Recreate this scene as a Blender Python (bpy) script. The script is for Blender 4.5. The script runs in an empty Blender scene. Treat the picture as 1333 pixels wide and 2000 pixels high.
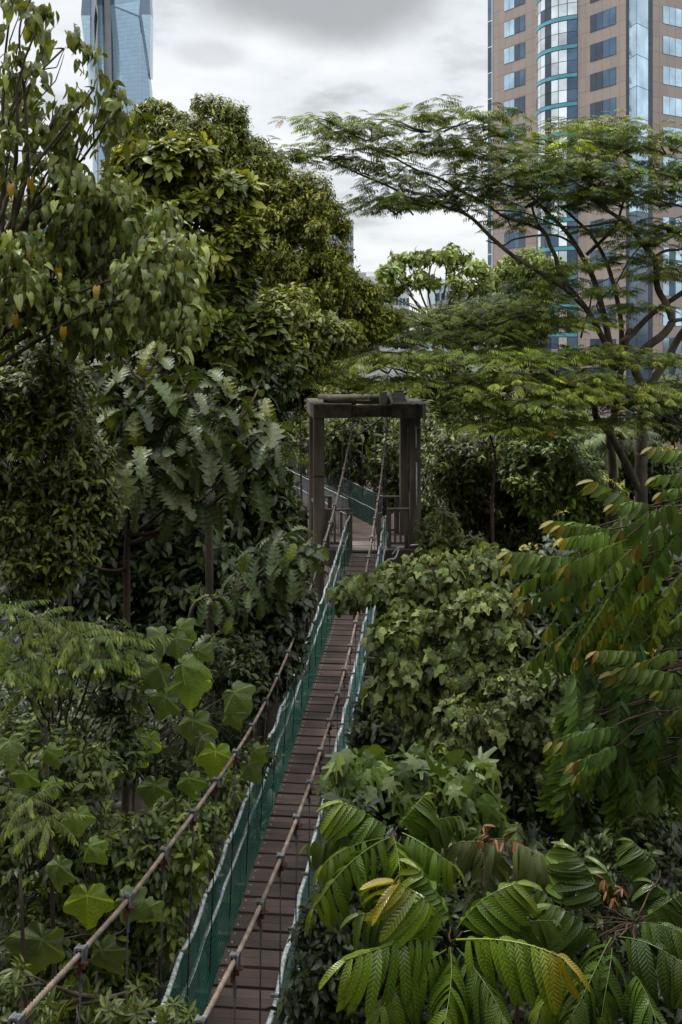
import bpy, math
import numpy as np
from mathutils import Vector, Matrix

# ------------------------------------------------------------------ camera, sky, sun
H = 13.0            # eye height above the valley floor (m)
F = 1944.4          # focal length in photo pixels (35 mm on a 36 mm tall frame)
scn = bpy.context.scene
cam_d = bpy.data.cameras.new("camera"); cam = bpy.data.objects.new("camera", cam_d)
scn.collection.objects.link(cam)
cam_d.sensor_fit = 'VERTICAL'; cam_d.sensor_height = 36.0; cam_d.sensor_width = 24.0
cam_d.lens = 35.0
cam_d.shift_y = -0.18
cam_d.clip_start = 0.1; cam_d.clip_end = 9000
cam.location = (0, 0, H); cam.rotation_euler = (math.radians(90), 0, 0)
scn.camera = cam

SUN_EL, SUN_AZ = math.radians(62), math.radians(-55)      # azimuth from +Y, to the left
world = bpy.data.worlds.new("World"); scn.world = world
world.use_nodes = True
wn, wl = world.node_tree.nodes, world.node_tree.links
wn.clear()
def N(t, nt=None, **kw):
    n = nt.nodes.new(t)
    for k, v in kw.items():
        if k.startswith('i_'): n.inputs[int(k[2:])].default_value = v
        else: setattr(n, k, v)
    return n
W = world.node_tree
sky = N('ShaderNodeTexSky', W, sky_type='NISHITA', sun_disc=False, sun_elevation=SUN_EL, sun_rotation=SUN_AZ)
bg_sky = N('ShaderNodeBackground', W); bg_sky.inputs[1].default_value = 0.10
wl.new(sky.outputs[0], bg_sky.inputs[0])
tc = N('ShaderNodeTexCoord', W)
sep = N('ShaderNodeSeparateXYZ', W); wl.new(tc.outputs['Generated'], sep.inputs[0])
def M(op, a, b=None, nt=W, c=None):
    n = N('ShaderNodeMath', nt, operation=op)
    for k, v in enumerate((a, b, c)):
        if v is None: continue
        if isinstance(v, (int, float)): n.inputs[k].default_value = v
        else: nt.links.new(v, n.inputs[k])
    return n.outputs[0]
zz = M('ADD', M('MAXIMUM', sep.outputs[2], 0.0), 0.22)
comb = N('ShaderNodeCombineXYZ', W)
wl.new(M('DIVIDE', sep.outputs[0], zz), comb.inputs[0]); wl.new(M('DIVIDE', sep.outputs[1], zz), comb.inputs[1])
nz = N('ShaderNodeTexNoise', W); nz.inputs['Scale'].default_value = 1.9; nz.inputs['Detail'].default_value = 9
nz.inputs['Roughness'].default_value = 0.58; nz.inputs['Distortion'].default_value = 0.15
wl.new(comb.outputs[0], nz.inputs['Vector'])
ramp = N('ShaderNodeValToRGB', W); wl.new(nz.outputs['Fac'], ramp.inputs[0])
e = ramp.color_ramp.elements
e[0].position = 0.34; e[0].color = (0.43, 0.44, 0.445, 1)
e[1].position = 0.60; e[1].color = (0.80, 0.81, 0.815, 1)
q = ramp.color_ramp.elements.new(0.47); q.color = (0.69, 0.715, 0.735, 1)
# one heavy grey cloud low in the north
def blob(dx, dz, sx, sz):
    ax = M('DIVIDE', M('SUBTRACT', sep.outputs[0], dx), sx)
    az = M('DIVIDE', M('SUBTRACT', sep.outputs[2], dz), sz)
    n2 = N('ShaderNodeTexNoise', W); n2.inputs['Scale'].default_value = 7.0; n2.inputs['Detail'].default_value = 6
    wl.new(tc.outputs['Generated'], n2.inputs['Vector'])
    r = M('SQRT', M('ADD', M('MULTIPLY', ax, ax), M('MULTIPLY', az, az)))
    r = M('ADD', r, M('MULTIPLY', M('SUBTRACT', n2.outputs['Fac'], 0.5), 1.3))
    mr = N('ShaderNodeMapRange', W, interpolation_type='SMOOTHSTEP')
    wl.new(r, mr.inputs[0]); mr.inputs[1].default_value = 0.45; mr.inputs[2].default_value = 1.25
    mr.inputs[3].default_value = 1.0; mr.inputs[4].default_value = 0.0
    front = M('GREATER_THAN', sep.outputs[1], 0.0)
    return M('MULTIPLY', mr.outputs[0], front)
b1 = blob(-0.02, 0.325, 0.13, 0.052)
b2 = blob(-0.125, 0.262, 0.035, 0.014)
fac = M('MINIMUM', M('ADD', M('MULTIPLY', b1, 0.85), M('MULTIPLY', b2, 0.30)), 1.0)
mixc = N('ShaderNodeMix', W, data_type='RGBA'); wl.new(fac, mixc.inputs[0])
wl.new(ramp.outputs[0], mixc.inputs[6]); mixc.inputs[7].default_value = (0.31, 0.31, 0.305, 1)
bg_cl = N('ShaderNodeBackground', W); wl.new(mixc.outputs[2], bg_cl.inputs[0])
# an overcast sky is about three times as bright overhead as near the horizon
zr = N('ShaderNodeMapRange', W, interpolation_type='SMOOTHSTEP'); wl.new(sep.outputs[2], zr.inputs[0])
zr.inputs[1].default_value = 0.32; zr.inputs[2].default_value = 0.95; zr.inputs[3].default_value = 1.0; zr.inputs[4].default_value = 2.7
wl.new(zr.outputs[0], bg_cl.inputs[1])
mixs = N('ShaderNodeMixShader', W); mixs.inputs[0].default_value = 0.90
wl.new(bg_sky.outputs[0], mixs.inputs[1]); wl.new(bg_cl.outputs[0], mixs.inputs[2])
wo = N('ShaderNodeOutputWorld', W); wl.new(mixs.outputs[0], wo.inputs[0])

sd = bpy.data.lights.new("sun", 'SUN'); so = bpy.data.objects.new("sun", sd); scn.collection.objects.link(so)
sd.energy = 2.0; sd.angle = math.radians(14); sd.color = (1.0, 0.955, 0.88)
sv = Vector((math.sin(SUN_AZ)*math.cos(SUN_EL), math.cos(SUN_AZ)*math.cos(SUN_EL), math.sin(SUN_EL)))
so.rotation_euler = sv.to_track_quat('Z', 'Y').to_euler(); so.location = (0, 0, 60)
scn.view_settings.view_transform = 'Standard'; scn.view_settings.look = 'None'
scn.view_settings.exposure = 0.37; scn.view_settings.gamma = 1.0
scn.cycles.max_bounces = 5; scn.cycles.diffuse_bounces = 2; scn.cycles.glossy_bounces = 2
scn.cycles.transmission_bounces = 3; scn.cycles.transparent_max_bounces = 8
scn.cycles.caustics_reflective = False; scn.cycles.caustics_refractive = False

# ------------------------------------------------------------------ helpers
def P(px, py, Y):                       # the point at distance Y that the photo shows at pixel px, py
    return np.array([(px-666.5)/F*Y, Y, H-(py-640.0)/F*Y])
def nrm(a):
    a = np.asarray(a, float)
    return a/np.maximum(np.linalg.norm(a, axis=-1, keepdims=True), 1e-9)

def link(o, parent=None, base=None):
    scn.collection.objects.link(o)
    if parent is not None: o.parent = parent
    return o

def thing(name, label, cat, loc, group=None):
    o = bpy.data.objects.new(name, None); o.empty_display_size = 0.3
    o.location = Vector([float(v) for v in loc]); scn.collection.objects.link(o)
    o['label'] = label; o['category'] = cat
    if group: o['group'] = group
    return o

def raw_mesh(name, v, loops, totals, mats, midx=None, uv=None, col=None, smooth=True, parent=None):
    v = np.asarray(v, np.float32)
    if parent is not None:
        off = np.zeros(3); p = parent
        while p is not None:
            off += np.array(p.location); p = p.parent
        v = v - off.astype(np.float32)
    me = bpy.data.meshes.new(name)
    me.vertices.add(len(v)); me.vertices.foreach_set('co', v.ravel())
    me.loops.add(len(loops)); me.loops.foreach_set('vertex_index', np.asarray(loops, np.int32))
    starts = np.concatenate([[0], np.cumsum(totals)[:-1]]).astype(np.int32)
    me.polygons.add(len(totals)); me.polygons.foreach_set('loop_start', starts)
    if smooth: me.polygons.foreach_set('use_smooth', np.ones(len(totals), bool))
    for m in (mats if isinstance(mats, (list, tuple)) else [mats]): me.materials.append(m)
    if midx is not None: me.polygons.foreach_set('material_index', np.asarray(midx, np.int32))
    if uv is not None:
        l = me.uv_layers.new(name='UVMap'); l.data.foreach_set('uv', np.asarray(uv, np.float32).ravel())
    if col is not None:
        c = me.color_attributes.new('Col', 'FLOAT_COLOR', 'POINT')
        c4 = np.ones((len(v), 4), np.float32); c4[:, :3] = col
        c.data.foreach_set('color', c4.ravel())
    me.update(calc_edges=True); me.validate()
    o = bpy.data.objects.new(name, me)
    return link(o, parent)

class Acc:                              # gathers boxes, tubes and prisms into one mesh
    def __init__(s): s.v = []; s.f = []; s.m = []; s.uv = []; s.n = 0
    def add(s, v, f, mi=0, uv=None):
        s.v.append(np.asarray(v, float))
        for k, q in enumerate(f):
            s.f.append([i+s.n for i in q]); s.m.append(mi)
            s.uv.append(uv[k] if uv is not None else [(0, 0)]*len(q))
        s.n += len(v); return s
    def box(s, lo, hi, mi=0, rot=0.0, c=None):
        lo = np.asarray(lo, float); hi = np.asarray(hi, float)
        v = np.array([[x, y, z] for x in (lo[0], hi[0]) for y in (lo[1], hi[1]) for z in (lo[2], hi[2])])
        if rot:
            cc = (lo+hi)/2 if c is None else np.asarray(c, float)
            ca, sa = math.cos(rot), math.sin(rot)
            d = v-cc; v = np.stack([cc[0]+d[:, 0]*ca-d[:, 1]*sa, cc[1]+d[:, 0]*sa+d[:, 1]*ca, v[:, 2]], 1)
        return s.add(v, [(0, 1, 3, 2), (4, 6, 7, 5), (0, 4, 5, 1), (2, 3, 7, 6), (0, 2, 6, 4), (1, 5, 7, 3)], mi)
    def obox(s, c, ax, ay, az, mi=0):   # box from its centre and three half-axis vectors
        c, ax, ay, az = (np.asarray(t, float) for t in (c, ax, ay, az))
        v = np.array([c+i*ax+j*ay+k*az for i in (-1, 1) for j in (-1, 1) for k in (-1, 1)])
        return s.add(v, [(0, 1, 3, 2), (4, 6, 7, 5), (0, 4, 5, 1), (2, 3, 7, 6), (0, 2, 6, 4), (1, 5, 7, 3)], mi)
    def bevelbox(s, lo, hi, b=0.03, mi=0):   # box with its vertical edges rounded off
        x0, y0, z0 = lo; x1, y1, z1 = hi
        p = []
        for cx, cy, a0 in ((x1-b, y1-b, 0), (x0+b, y1-b, 90), (x0+b, y0+b, 180), (x1-b, y0+b, 270)):
            for k in range(4):
                a = math.radians(a0+30*k); p.append((cx+b*math.cos(a), cy+b*math.sin(a)))
        return s.prism(p, z0, z1, mi)
    def prism(s, poly, z0, z1, mi=0):
        n = len(poly)
        v = [(x, y, z0) for x, y in poly]+[(x, y, z1) for x, y in poly]
        f = [(k, (k+1) % n, n+(k+1) % n, n+k) for k in range(n)]+[tuple(range(n-1, -1, -1)), tuple(range(n, 2*n))]
        return s.add(v, f, mi)
    def tube(s, pts, r, n=6, mi=0, cap=True, lobes=0, twist=0.0, depth=0.0):
        pts = np.asarray(pts, float); k = len(pts)
        r = np.broadcast_to(np.asarray(r, float), (k,))
        t = nrm(np.gradient(pts, axis=0))
        ref = np.array([0, 0, 1.0]) if abs(t[:, 2]).mean() < 0.8 else np.array([1.0, 0, 0])
        a = nrm(np.cross(t, ref)); b = np.cross(t, a)
        ang = np.arange(n)/n*2*math.pi
        rad = np.ones((k, n))
        if lobes:
            L = np.concatenate([[0], np.cumsum(np.linalg.norm(np.diff(pts, axis=0), axis=1))])
            rad = 1-depth+depth*np.abs(np.cos(lobes/2*(ang[None, :]+L[:, None]*twist)))*1.0
        v = pts[:, None, :]+(r[:, None]*rad)[:, :, None]*(np.cos(ang)[None, :, None]*a[:, None, :]+np.sin(ang)[None, :, None]*b[:, None, :])
        f = []
        for i in range(k-1):
            for j in range(n):
                j2 = (j+1) % n
                f.append((i*n+j, i*n+j2, (i+1)*n+j2, (i+1)*n+j))
        if cap: f += [tuple(range(n-1, -1, -1)), tuple((k-1)*n+j for j in range(n))]
        return s.add(v.reshape(-1, 3), f, mi)
    def build(s, name, mats, parent=None, smooth=True):
        v = np.concatenate(s.v); tot = [len(q) for q in s.f]
        lp = [i for q in s.f for i in q]; uv = [c for q in s.uv for c in q]
        return raw_mesh(name, v, lp, tot, mats, s.m, uv, None, smooth, parent)

def flat(o, angle=35):                  # sharp edges on boxes, smooth on tubes
    me = o.data
    me.polygons.foreach_set('use_smooth', np.zeros(len(me.polygons), bool)); return o

def spline(pts, per=8):
    p = np.asarray(pts, float)
    if len(p) < 3:
        t = np.linspace(0, 1, per*(len(p)-1)+1)[:, None]; return p[0]*(1-t)+p[-1]*t
    q = np.concatenate([[2*p[0]-p[1]], p, [2*p[-1]-p[-2]]]); out = []
    for i in range(1, len(q)-2):
        for t in np.arange(per)/per:
            a, b, c, d = q[i-1], q[i], q[i+1], q[i+2]
            out.append(0.5*((2*b)+(-a+c)*t+(2*a-5*b+4*c-d)*t*t+(-a+3*b-3*c+d)*t**3))
    out.append(p[-1]); return np.array(out)

# ------------------------------------------------------------------ materials
def mat(name):
    m = bpy.data.materials.new(name); m.use_nodes = True
    return m, m.node_tree, m.node_tree.nodes['Principled BSDF']
def setp(b, **kw):
    for k, v in kw.items(): b.inputs[k.replace('_', ' ')].default_value = v

def noise_mat(name, c1, c2, scale=8, rough=0.7, bump=0.2, bscale=60, stretch=(1, 1, 1), spec=0.4, metal=0.0, detail=6, lo=0.35, hi=0.65):
    m, nt, b = mat(name)
    tc = N('ShaderNodeTexCoord', nt); mp = N('ShaderNodeMapping', nt); mp.inputs['Scale'].default_value = stretch
    nt.links.new(tc.outputs['Object'], mp.inputs[0])
    n = N('ShaderNodeTexNoise', nt); n.inputs['Scale'].default_value = scale; n.inputs['Detail'].default_value = detail
    nt.links.new(mp.outputs[0], n.inputs['Vector'])
    r = N('ShaderNodeValToRGB', nt); nt.links.new(n.outputs['Fac'], r.inputs[0])
    r.color_ramp.elements[0].position = lo; r.color_ramp.elements[0].color = (*c1, 1)
    r.color_ramp.elements[1].position = hi; r.color_ramp.elements[1].color = (*c2, 1)
    nt.links.new(r.outputs[0], b.inputs['Base Color'])
    if bump:
        n2 = N('ShaderNodeTexNoise', nt); n2.inputs['Scale'].default_value = bscale; n2.inputs['Detail'].default_value = 5
        nt.links.new(mp.outputs[0], n2.inputs['Vector'])
        bp = N('ShaderNodeBump', nt); bp.inputs['Strength'].default_value = bump; bp.inputs['Distance'].default_value = 0.02
        nt.links.new(n2.outputs['Fac'], bp.inputs['Height']); nt.links.new(bp.outputs[0], b.inputs['Normal'])
    setp(b, Roughness=rough, Metallic=metal); b.inputs['Specular IOR Level'].default_value = spec
    return m

def leaf_mat(name, rough=0.42, spec=0.45, trans=0.22, veins=0, vdepth=0.4, rib=1.25, vk=5.0, rw=0.10):
    m, nt, b = mat(name)
    L = nt.links.new
    at = N('ShaderNodeAttribute', nt); at.attribute_name = 'Col'
    uvn = N('ShaderNodeUVMap', nt); sx = N('ShaderNodeSeparateXYZ', nt); L(uvn.outputs[0], sx.inputs[0])
    au = M('ABSOLUTE', sx.outputs[0], None, nt)
    tc = N('ShaderNodeTexCoord', nt)
    nz = N('ShaderNodeTexNoise', nt); nz.inputs['Scale'].default_value = 9; nz.inputs['Detail'].default_value = 3
    L(tc.outputs['Object'], nz.inputs['Vector'])
    f = M('ADD', M('MULTIPLY', nz.outputs['Fac'], 0.9), 0.55, nt)
    # midrib a little paler
    mr = N('ShaderNodeMapRange', nt); L(au, mr.inputs[0])
    mr.inputs[1].default_value = 0.03; mr.inputs[2].default_value = rw; mr.inputs[3].default_value = rib; mr.inputs[4].default_value = 1.0
    f = M('MULTIPLY', f, mr.outputs[0], nt)
    vm0 = N('ShaderNodeVectorMath', nt, operation='SCALE'); L(at.outputs['Color'], vm0.inputs[0]); L(f, vm0.inputs['Scale'])
    # brown specks and chewed patches
    ns = N('ShaderNodeTexNoise', nt); ns.inputs['Scale'].default_value = 34; ns.inputs['Detail'].default_value = 3; L(tc.outputs['Object'], ns.inputs['Vector'])
    ms = N('ShaderNodeMapRange', nt); L(ns.outputs['Fac'], ms.inputs[0]); ms.inputs[1].default_value = 0.61; ms.inputs[2].default_value = 0.68; ms.inputs[4].default_value = 0.6
    mb = N('ShaderNodeMix', nt, data_type='RGBA'); L(ms.outputs[0], mb.inputs[0]); L(vm0.outputs[0], mb.inputs[6]); mb.inputs[7].default_value = (0.07, 0.045, 0.018, 1)
    vm = N('ShaderNodeVectorMath', nt, operation='SCALE'); L(mb.outputs[2], vm.inputs[0]); vm.inputs['Scale'].default_value = 1.0
    L(vm.outputs[0], b.inputs['Base Color'])
    setp(b, Roughness=rough); b.inputs['Specular IOR Level'].default_value = spec
    if veins:
        ph = M('SUBTRACT', M('MULTIPLY', sx.outputs[1], float(veins), nt), M('MULTIPLY', au, vk*0.25, nt), nt)
        w = M('ABSOLUTE', M('SINE', M('MULTIPLY', ph, math.pi, nt), None, nt), None, nt)
        hgt = M('ADD', w, M('MULTIPLY', mr.outputs[0], -0.6, nt), nt)
        bp = N('ShaderNodeBump', nt); bp.inputs['Strength'].default_value = vdepth; bp.inputs['Distance'].default_value = 0.01
        L(hgt, bp.inputs['Height']); L(bp.outputs[0], b.inputs['Normal'])
    tr = N('ShaderNodeBsdfTranslucent', nt)
    v2 = N('ShaderNodeVectorMath', nt, operation='MULTIPLY'); L(vm.outputs[0], v2.inputs[0]); v2.inputs[1].default_value = (2.1, 2.0, 0.8)
    L(v2.outputs[0], tr.inputs[0])
    mx = N('ShaderNodeMixShader', nt); mx.inputs[0].default_value = trans
    out = nt.nodes['Material Output']
    L(b.outputs[0], mx.inputs[1]); L(tr.outputs[0], mx.inputs[2]); L(mx.outputs[0], out.inputs[0])
    return m

MT = {}
MT['leaf'] = leaf_mat('soft_leaf', 0.45, 0.42, 0.15)
MT['leaf_gloss'] = leaf_mat('glossy_leaf', 0.42, 0.40, 0.18)
MT['leaf_ribbed'] = leaf_mat('ribbed_leaf', 0.27, 0.55, 0.14, veins=13, vdepth=0.30, rib=1.5)
MT['leaf_big'] = leaf_mat('broad_leaf', 0.44, 0.42, 0.2, veins=6, vdepth=0.25, rib=2.3, vk=10, rw=0.22)
MT['leaf_sheen'] = leaf_mat('sheen_leaf', 0.44, 0.45, 0.18, veins=8, vdepth=0.25, rib=1.3, vk=6)
MT['leaf_matte'] = leaf_mat('downy_leaf', 0.58, 0.38, 0.14, veins=4, vdepth=0.25, rib=1.35, vk=8)
MT['bark'] = noise_mat('bark', (0.035, 0.026, 0.018), (0.10, 0.078, 0.058), 5, 0.9, 0.6, 30, (1, 1, .35), 0.2)
MT['bark_grey'] = noise_mat('grey_bark', (0.055, 0.043, 0.034), (0.145, 0.118, 0.093), 4, 0.9, 0.6, 26, (1, 1, .4), 0.2)
MT['bark_red'] = noise_mat('brown_bark', (0.030, 0.017, 0.011), (0.085, 0.052, 0.036), 5, 0.85, 0.5, 30, (1, 1, .4), 0.25)
def moss(m, col=(0.035, 0.045, 0.014), amt=0.75, sc=6.0):
    """Moss and grime on the faces that look up."""
    nt = m.node_tree; b = nt.nodes['Principled BSDF']; L = nt.links.new
    src = b.inputs['Base Color'].links[0].from_socket
    geo = N('ShaderNodeNewGeometry', nt); s = N('ShaderNodeSeparateXYZ', nt); L(geo.outputs['Normal'], s.inputs[0])
    nz = N('ShaderNodeTexNoise', nt); nz.inputs['Scale'].default_value = sc; nz.inputs['Detail'].default_value = 6; L(geo.outputs['Position'], nz.inputs['Vector'])
    mr = N('ShaderNodeMapRange', nt); L(nz.outputs['Fac'], mr.inputs[0]); mr.inputs[1].default_value = 0.45; mr.inputs[2].default_value = 0.62; mr.inputs[4].default_value = amt
    f = M('MULTIPLY', mr.outputs[0], M('ADD', M('MULTIPLY', M('MAXIMUM', s.outputs[2], 0.0, nt), .7, nt), .3, nt), nt)
    mx = N('ShaderNodeMix', nt, data_type='RGBA'); L(f, mx.inputs[0]); L(src, mx.inputs[6]); mx.inputs[7].default_value = (*col, 1); L(mx.outputs[2], b.inputs['Base Color'])
MT['soil'] = noise_mat('leaf_litter', (0.016, 0.012, 0.008), (0.05, 0.036, 0.022), 2.2, 0.95, 0.8, 18)
# ------------------------------------------------------------------ ground
def structure(o): o['kind'] = 'structure'; return o
g = Acc(); rg = np.random.RandomState(5)
gx = np.concatenate([np.linspace(-3000, -60, 12), np.linspace(-50, 50, 41), np.linspace(60, 3000, 12)])
gy = np.concatenate([[-60], np.linspace(-20, 90, 45), np.linspace(110, 5000, 20)])
gv = np.array([[x, y, (0.25*math.sin(x*.35+1)*math.cos(y*.29)+0.2*math.sin(y*.5+x*.2)) if abs(x) < 55 and -20 < y < 100 else 0.0] for y in gy for x in gx])
nx = len(gx)
g.add(gv, [(j*nx+i, j*nx+i+1, (j+1)*nx+i+1, (j+1)*nx+i) for j in range(len(gy)-1) for i in range(nx-1)])
structure(g.build('ground', MT['soil']))

# ------------------------------------------------------------------ the walkway's materials
def plank_mat():
    m, nt, b = mat('deck_board'); L = nt.links.new
    tc = N('ShaderNodeTexCoord', nt)
    mp = N('ShaderNodeMapping', nt); mp.inputs['Scale'].default_value = (3, 40, 10); L(tc.outputs['Object'], mp.inputs[0])
    n = N('ShaderNodeTexNoise', nt); n.inputs['Scale'].default_value = 1.0; n.inputs['Detail'].default_value = 5; L(mp.outputs[0], n.inputs['Vector'])
    n2 = N('ShaderNodeTexNoise', nt); n2.inputs['Scale'].default_value = 2.3; n2.inputs['Detail'].default_value = 6; L(tc.outputs['Object'], n2.inputs['Vector'])
    geo = N('ShaderNodeNewGeometry', nt)
    k = M('ADD', M('MULTIPLY', n.outputs['Fac'], 0.45, nt), M('MULTIPLY', n2.outputs['Fac'], 0.6, nt), nt)
    k = M('ADD', k, M('MULTIPLY', geo.outputs['Random Per Island'], 0.42, nt), nt)
    k = M('SUBTRACT', k, 0.08, nt)
    r = N('ShaderNodeValToRGB', nt); L(k, r.inputs[0])
    r.color_ramp.elements[0].position = 0.35; r.color_ramp.elements[0].color = (0.055, 0.034, 0.028, 1)
    r.color_ramp.elements[1].position = 0.95; r.color_ramp.elements[1].color = (0.155, 0.105, 0.088, 1)
    L(r.outputs[0], b.inputs['Base Color'])
    bp = N('ShaderNodeBump', nt); bp.inputs['Strength'].default_value = 0.35; bp.inputs['Distance'].default_value = 0.01
    L(n.outputs['Fac'], bp.inputs['Height']); L(bp.outputs[0], b.inputs['Normal'])
    setp(b, Roughness=0.62); b.inputs['Specular IOR Level'].default_value = 0.35
    return m
MT['plank'] = plank_mat()
def net_mat(name, col, pitch, fill, strand=0.24):
    m, nt, b = mat(name); L = nt.links.new
    uvn = N('ShaderNodeUVMap', nt); s = N('ShaderNodeSeparateXYZ', nt); L(uvn.outputs[0], s.inputs[0])
    fu = M('FRACT', M('DIVIDE', s.outputs[0], pitch, nt), None, nt); fv = M('FRACT', M('DIVIDE', s.outputs[1], pitch, nt), None, nt)
    gl = M('MAXIMUM', M('LESS_THAN', fu, strand, nt), M('LESS_THAN', fv, strand, nt), nt)
    nz = N('ShaderNodeTexNoise', nt); nz.inputs['Scale'].default_value = 3; tc = N('ShaderNodeTexCoord', nt); L(tc.outputs['Object'], nz.inputs['Vector'])
    al = M('MAXIMUM', gl, fill, nt)
    r = N('ShaderNodeValToRGB', nt); L(nz.outputs['Fac'], r.inputs[0])
    r.color_ramp.elements[0].color = (*[c*0.6 for c in col], 1); r.color_ramp.elements[1].color = (*[c*1.25 for c in col], 1)
    L(r.outputs[0], b.inputs['Base Color']); setp(b, Roughness=0.6)
    L(al, b.inputs['Alpha'])
    return m
MT['net'] = net_mat('green_netting', (0.020, 0.150, 0.112), 0.045, 0.30)
MT['net_teal'] = net_mat('teal_netting', (0.036, 0.20, 0.172), 0.045, 0.34)
MT['net_grey'] = net_mat('grey_wire_netting', (0.20, 0.21, 0.21), 0.06, 0.30, 0.18)
MT['net_far'] = net_mat('dark_green_netting', (0.005, 0.030, 0.023), 0.03, 0.62)
MT['rope_white'] = noise_mat('white_net_rope', (0.22, 0.24, 0.235), (0.60, 0.65, 0.65), 22, 0.75, 0.5, 120)
MT['rope_tan'] = noise_mat('tan_rope', (0.13, 0.098, 0.075), (0.28, 0.22, 0.172), 7, 0.85, 0.5, 150)
MT['steel'] = noise_mat('galvanised_steel', (0.10, 0.10, 0.10), (0.26, 0.27, 0.28), 18, 0.45, 0.2, 60, metal=0.6)
MT['rust'] = noise_mat('rusty_steel', (0.05, 0.018, 0.012), (0.15, 0.055, 0.035), 20, 0.75, 0.3, 60, metal=0.2)
MT['black_rod'] = noise_mat('dark_hanger_rod', (0.010, 0.010, 0.010), (0.03, 0.028, 0.026), 12, 0.5, 0.1)
MT['bolt'] = noise_mat('zinc_bolt', (0.45, 0.45, 0.44), (0.7, 0.7, 0.68), 30, 0.4, 0.0, metal=0.4)
MT['edge'] = noise_mat('rusty_edge', (0.055, 0.022, 0.016), (0.13, 0.065, 0.048), 14, 0.8, 0.3, 50)
MT['post'] = noise_mat('brown_painted_concrete', (0.064, 0.049, 0.036), (0.165, 0.132, 0.100), 4.5, 0.7, 0.35, 40, (1, 1, .16), 0.35)
MT['beam'] = noise_mat('weathered_brown_concrete', (0.075, 0.060, 0.046), (0.185, 0.152, 0.120), 5.0, 0.75, 0.4, 45, (1, 1, 1), 0.3)
MT['rail'] = noise_mat('brown_painted_timber', (0.065, 0.050, 0.040), (0.13, 0.10, 0.082), 5, 0.7, 0.3, 40)
MT['platform'] = noise_mat('worn_platform_boards', (0.20, 0.155, 0.132), (0.40, 0.335, 0.295), 3, 0.45, 0.25, 40, (1, 6, 1))
MT['white_pipe'] = noise_mat('white_conduit', (0.50, 0.49, 0.46), (0.72, 0.71, 0.68), 10, 0.5, 0.0)
MT['box_grey'] = noise_mat('pale_grey_box', (0.36, 0.38, 0.37), (0.50, 0.52, 0.51), 8, 0.5, 0.0)
moss(MT['beam']); moss(MT['post'], (0.040, 0.042, 0.022), .7, 2.2); moss(MT['plank'], (0.034, 0.030, 0.020), .55, 1.3); moss(MT['rail'], (0.040, 0.042, 0.022), .5, 3)
def solar_mat():
    m, nt, b = mat('solar_cells'); L = nt.links.new
    uvn = N('ShaderNodeUVMap', nt); s = N('ShaderNodeSeparateXYZ', nt); L(uvn.outputs[0], s.inputs[0])
    fu = M('FRACT', M('MULTIPLY', s.outputs[0], 6.0, nt), None, nt); fv = M('FRACT', M('MULTIPLY', s.outputs[1], 4.0, nt), None, nt)
    gl = M('MAXIMUM', M('LESS_THAN', fu, 0.07, nt), M('LESS_THAN', fv, 0.07, nt), nt)
    ds = M('LESS_THAN', M('ADD', M('ABSOLUTE', M('SUBTRACT', fu, .53, nt), None, nt), M('ABSOLUTE', M('SUBTRACT', fv, .53, nt), None, nt), nt), 0.12, nt)
    mx = N('ShaderNodeMix', nt, data_type='RGBA'); L(M('MULTIPLY', M('MAXIMUM', gl, ds, nt), 0.55, nt), mx.inputs[0])
    mx.inputs[6].default_value = (0.014, 0.015, 0.018, 1); mx.inputs[7].default_value = (0.55, 0.56, 0.56, 1)
    L(mx.outputs[2], b.inputs['Base Color']); setp(b, Roughness=0.5)
    return m
MT['solar'] = solar_mat()

# ------------------------------------------------------------------ suspension walkway
SL = 0.0988                                   # sideways run of the walkway per metre forward
def xs(x0, Y): return x0+SL*Y
def interp(tab):
    a = np.array(tab, float); return lambda y: np.interp(y, a[:, 0], a[:, 1])
def smooth_interp(tab):
    p = spline(np.array(tab, float), 10); return lambda y: np.interp(y, p[:, 0], p[:, 1])
deckD = smooth_interp([(2, 6.62), (6, 6.72), (10, 6.80), (15, 6.72), (19.7, 6.55), (23, 6.38), (25, 6.15), (26.7, 5.93)])
topD = smooth_interp([(2, 5.75), (10, 5.83), (15, 5.76), (19.7, 5.56), (22, 5.42), (24, 5.22), (25.3, 5.05), (26.5, 4.98)])
XL, XR = -2.339, -1.432
Y0, Y1 = 3.0, 26.55
def deck_pt(x0, Y, up=0.0): return np.array([xs(x0, Y), Y, H-deckD(Y)+up])

br = thing('suspension_walkway', 'nearest suspension footbridge with dark brown planks, green side nets and two tan main ropes', 'bridge', (xs(-1.885, Y1), Y1, H-deckD(Y1)))
a = Acc(); bo = Acc(); rd = np.random.RandomState(3)
y = Y0; k = 0
dirv = nrm(np.array([SL, 1.0, 0])); side = np.array([dirv[1], -dirv[0], 0])
while y < Y1-0.3:
    w = 0.292
    c = (deck_pt(XL, y+w/2)+deck_pt(XR, y+w/2))/2; c[2] += rd.uniform(-.005, .005)
    sl = (deckD(y)-deckD(y+w))/w
    fw = nrm(np.array([dirv[0], dirv[1], sl])); upv = np.cross(side, fw)
    hw = 0.4535+rd.uniform(-.006, .004); sk = side+fw*rd.uniform(-.008, .008)
    for q in (-1, 1):                        # each board pair: two boards with a fine joint
        a.obox(c+fw*q*0.0685-upv*0.02, sk*hw, fw*0.0665, upv*0.02)
    for sx in (-1, 1):
        for q in (-0.5, 0.5):
            b0 = c+sk*(sx*0.405)+fw*q*0.15+upv*0.0005
            a.prism([(b0[0]+.011*math.cos(t), b0[1]+.011*math.sin(t)) for t in np.arange(6)*math.pi/3], b0[2]-.004, b0[2]+.007, 1)
    y += w+0.024; k += 1
flat(a.build('deck', [MT['plank'], MT['bolt']], br))
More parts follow.
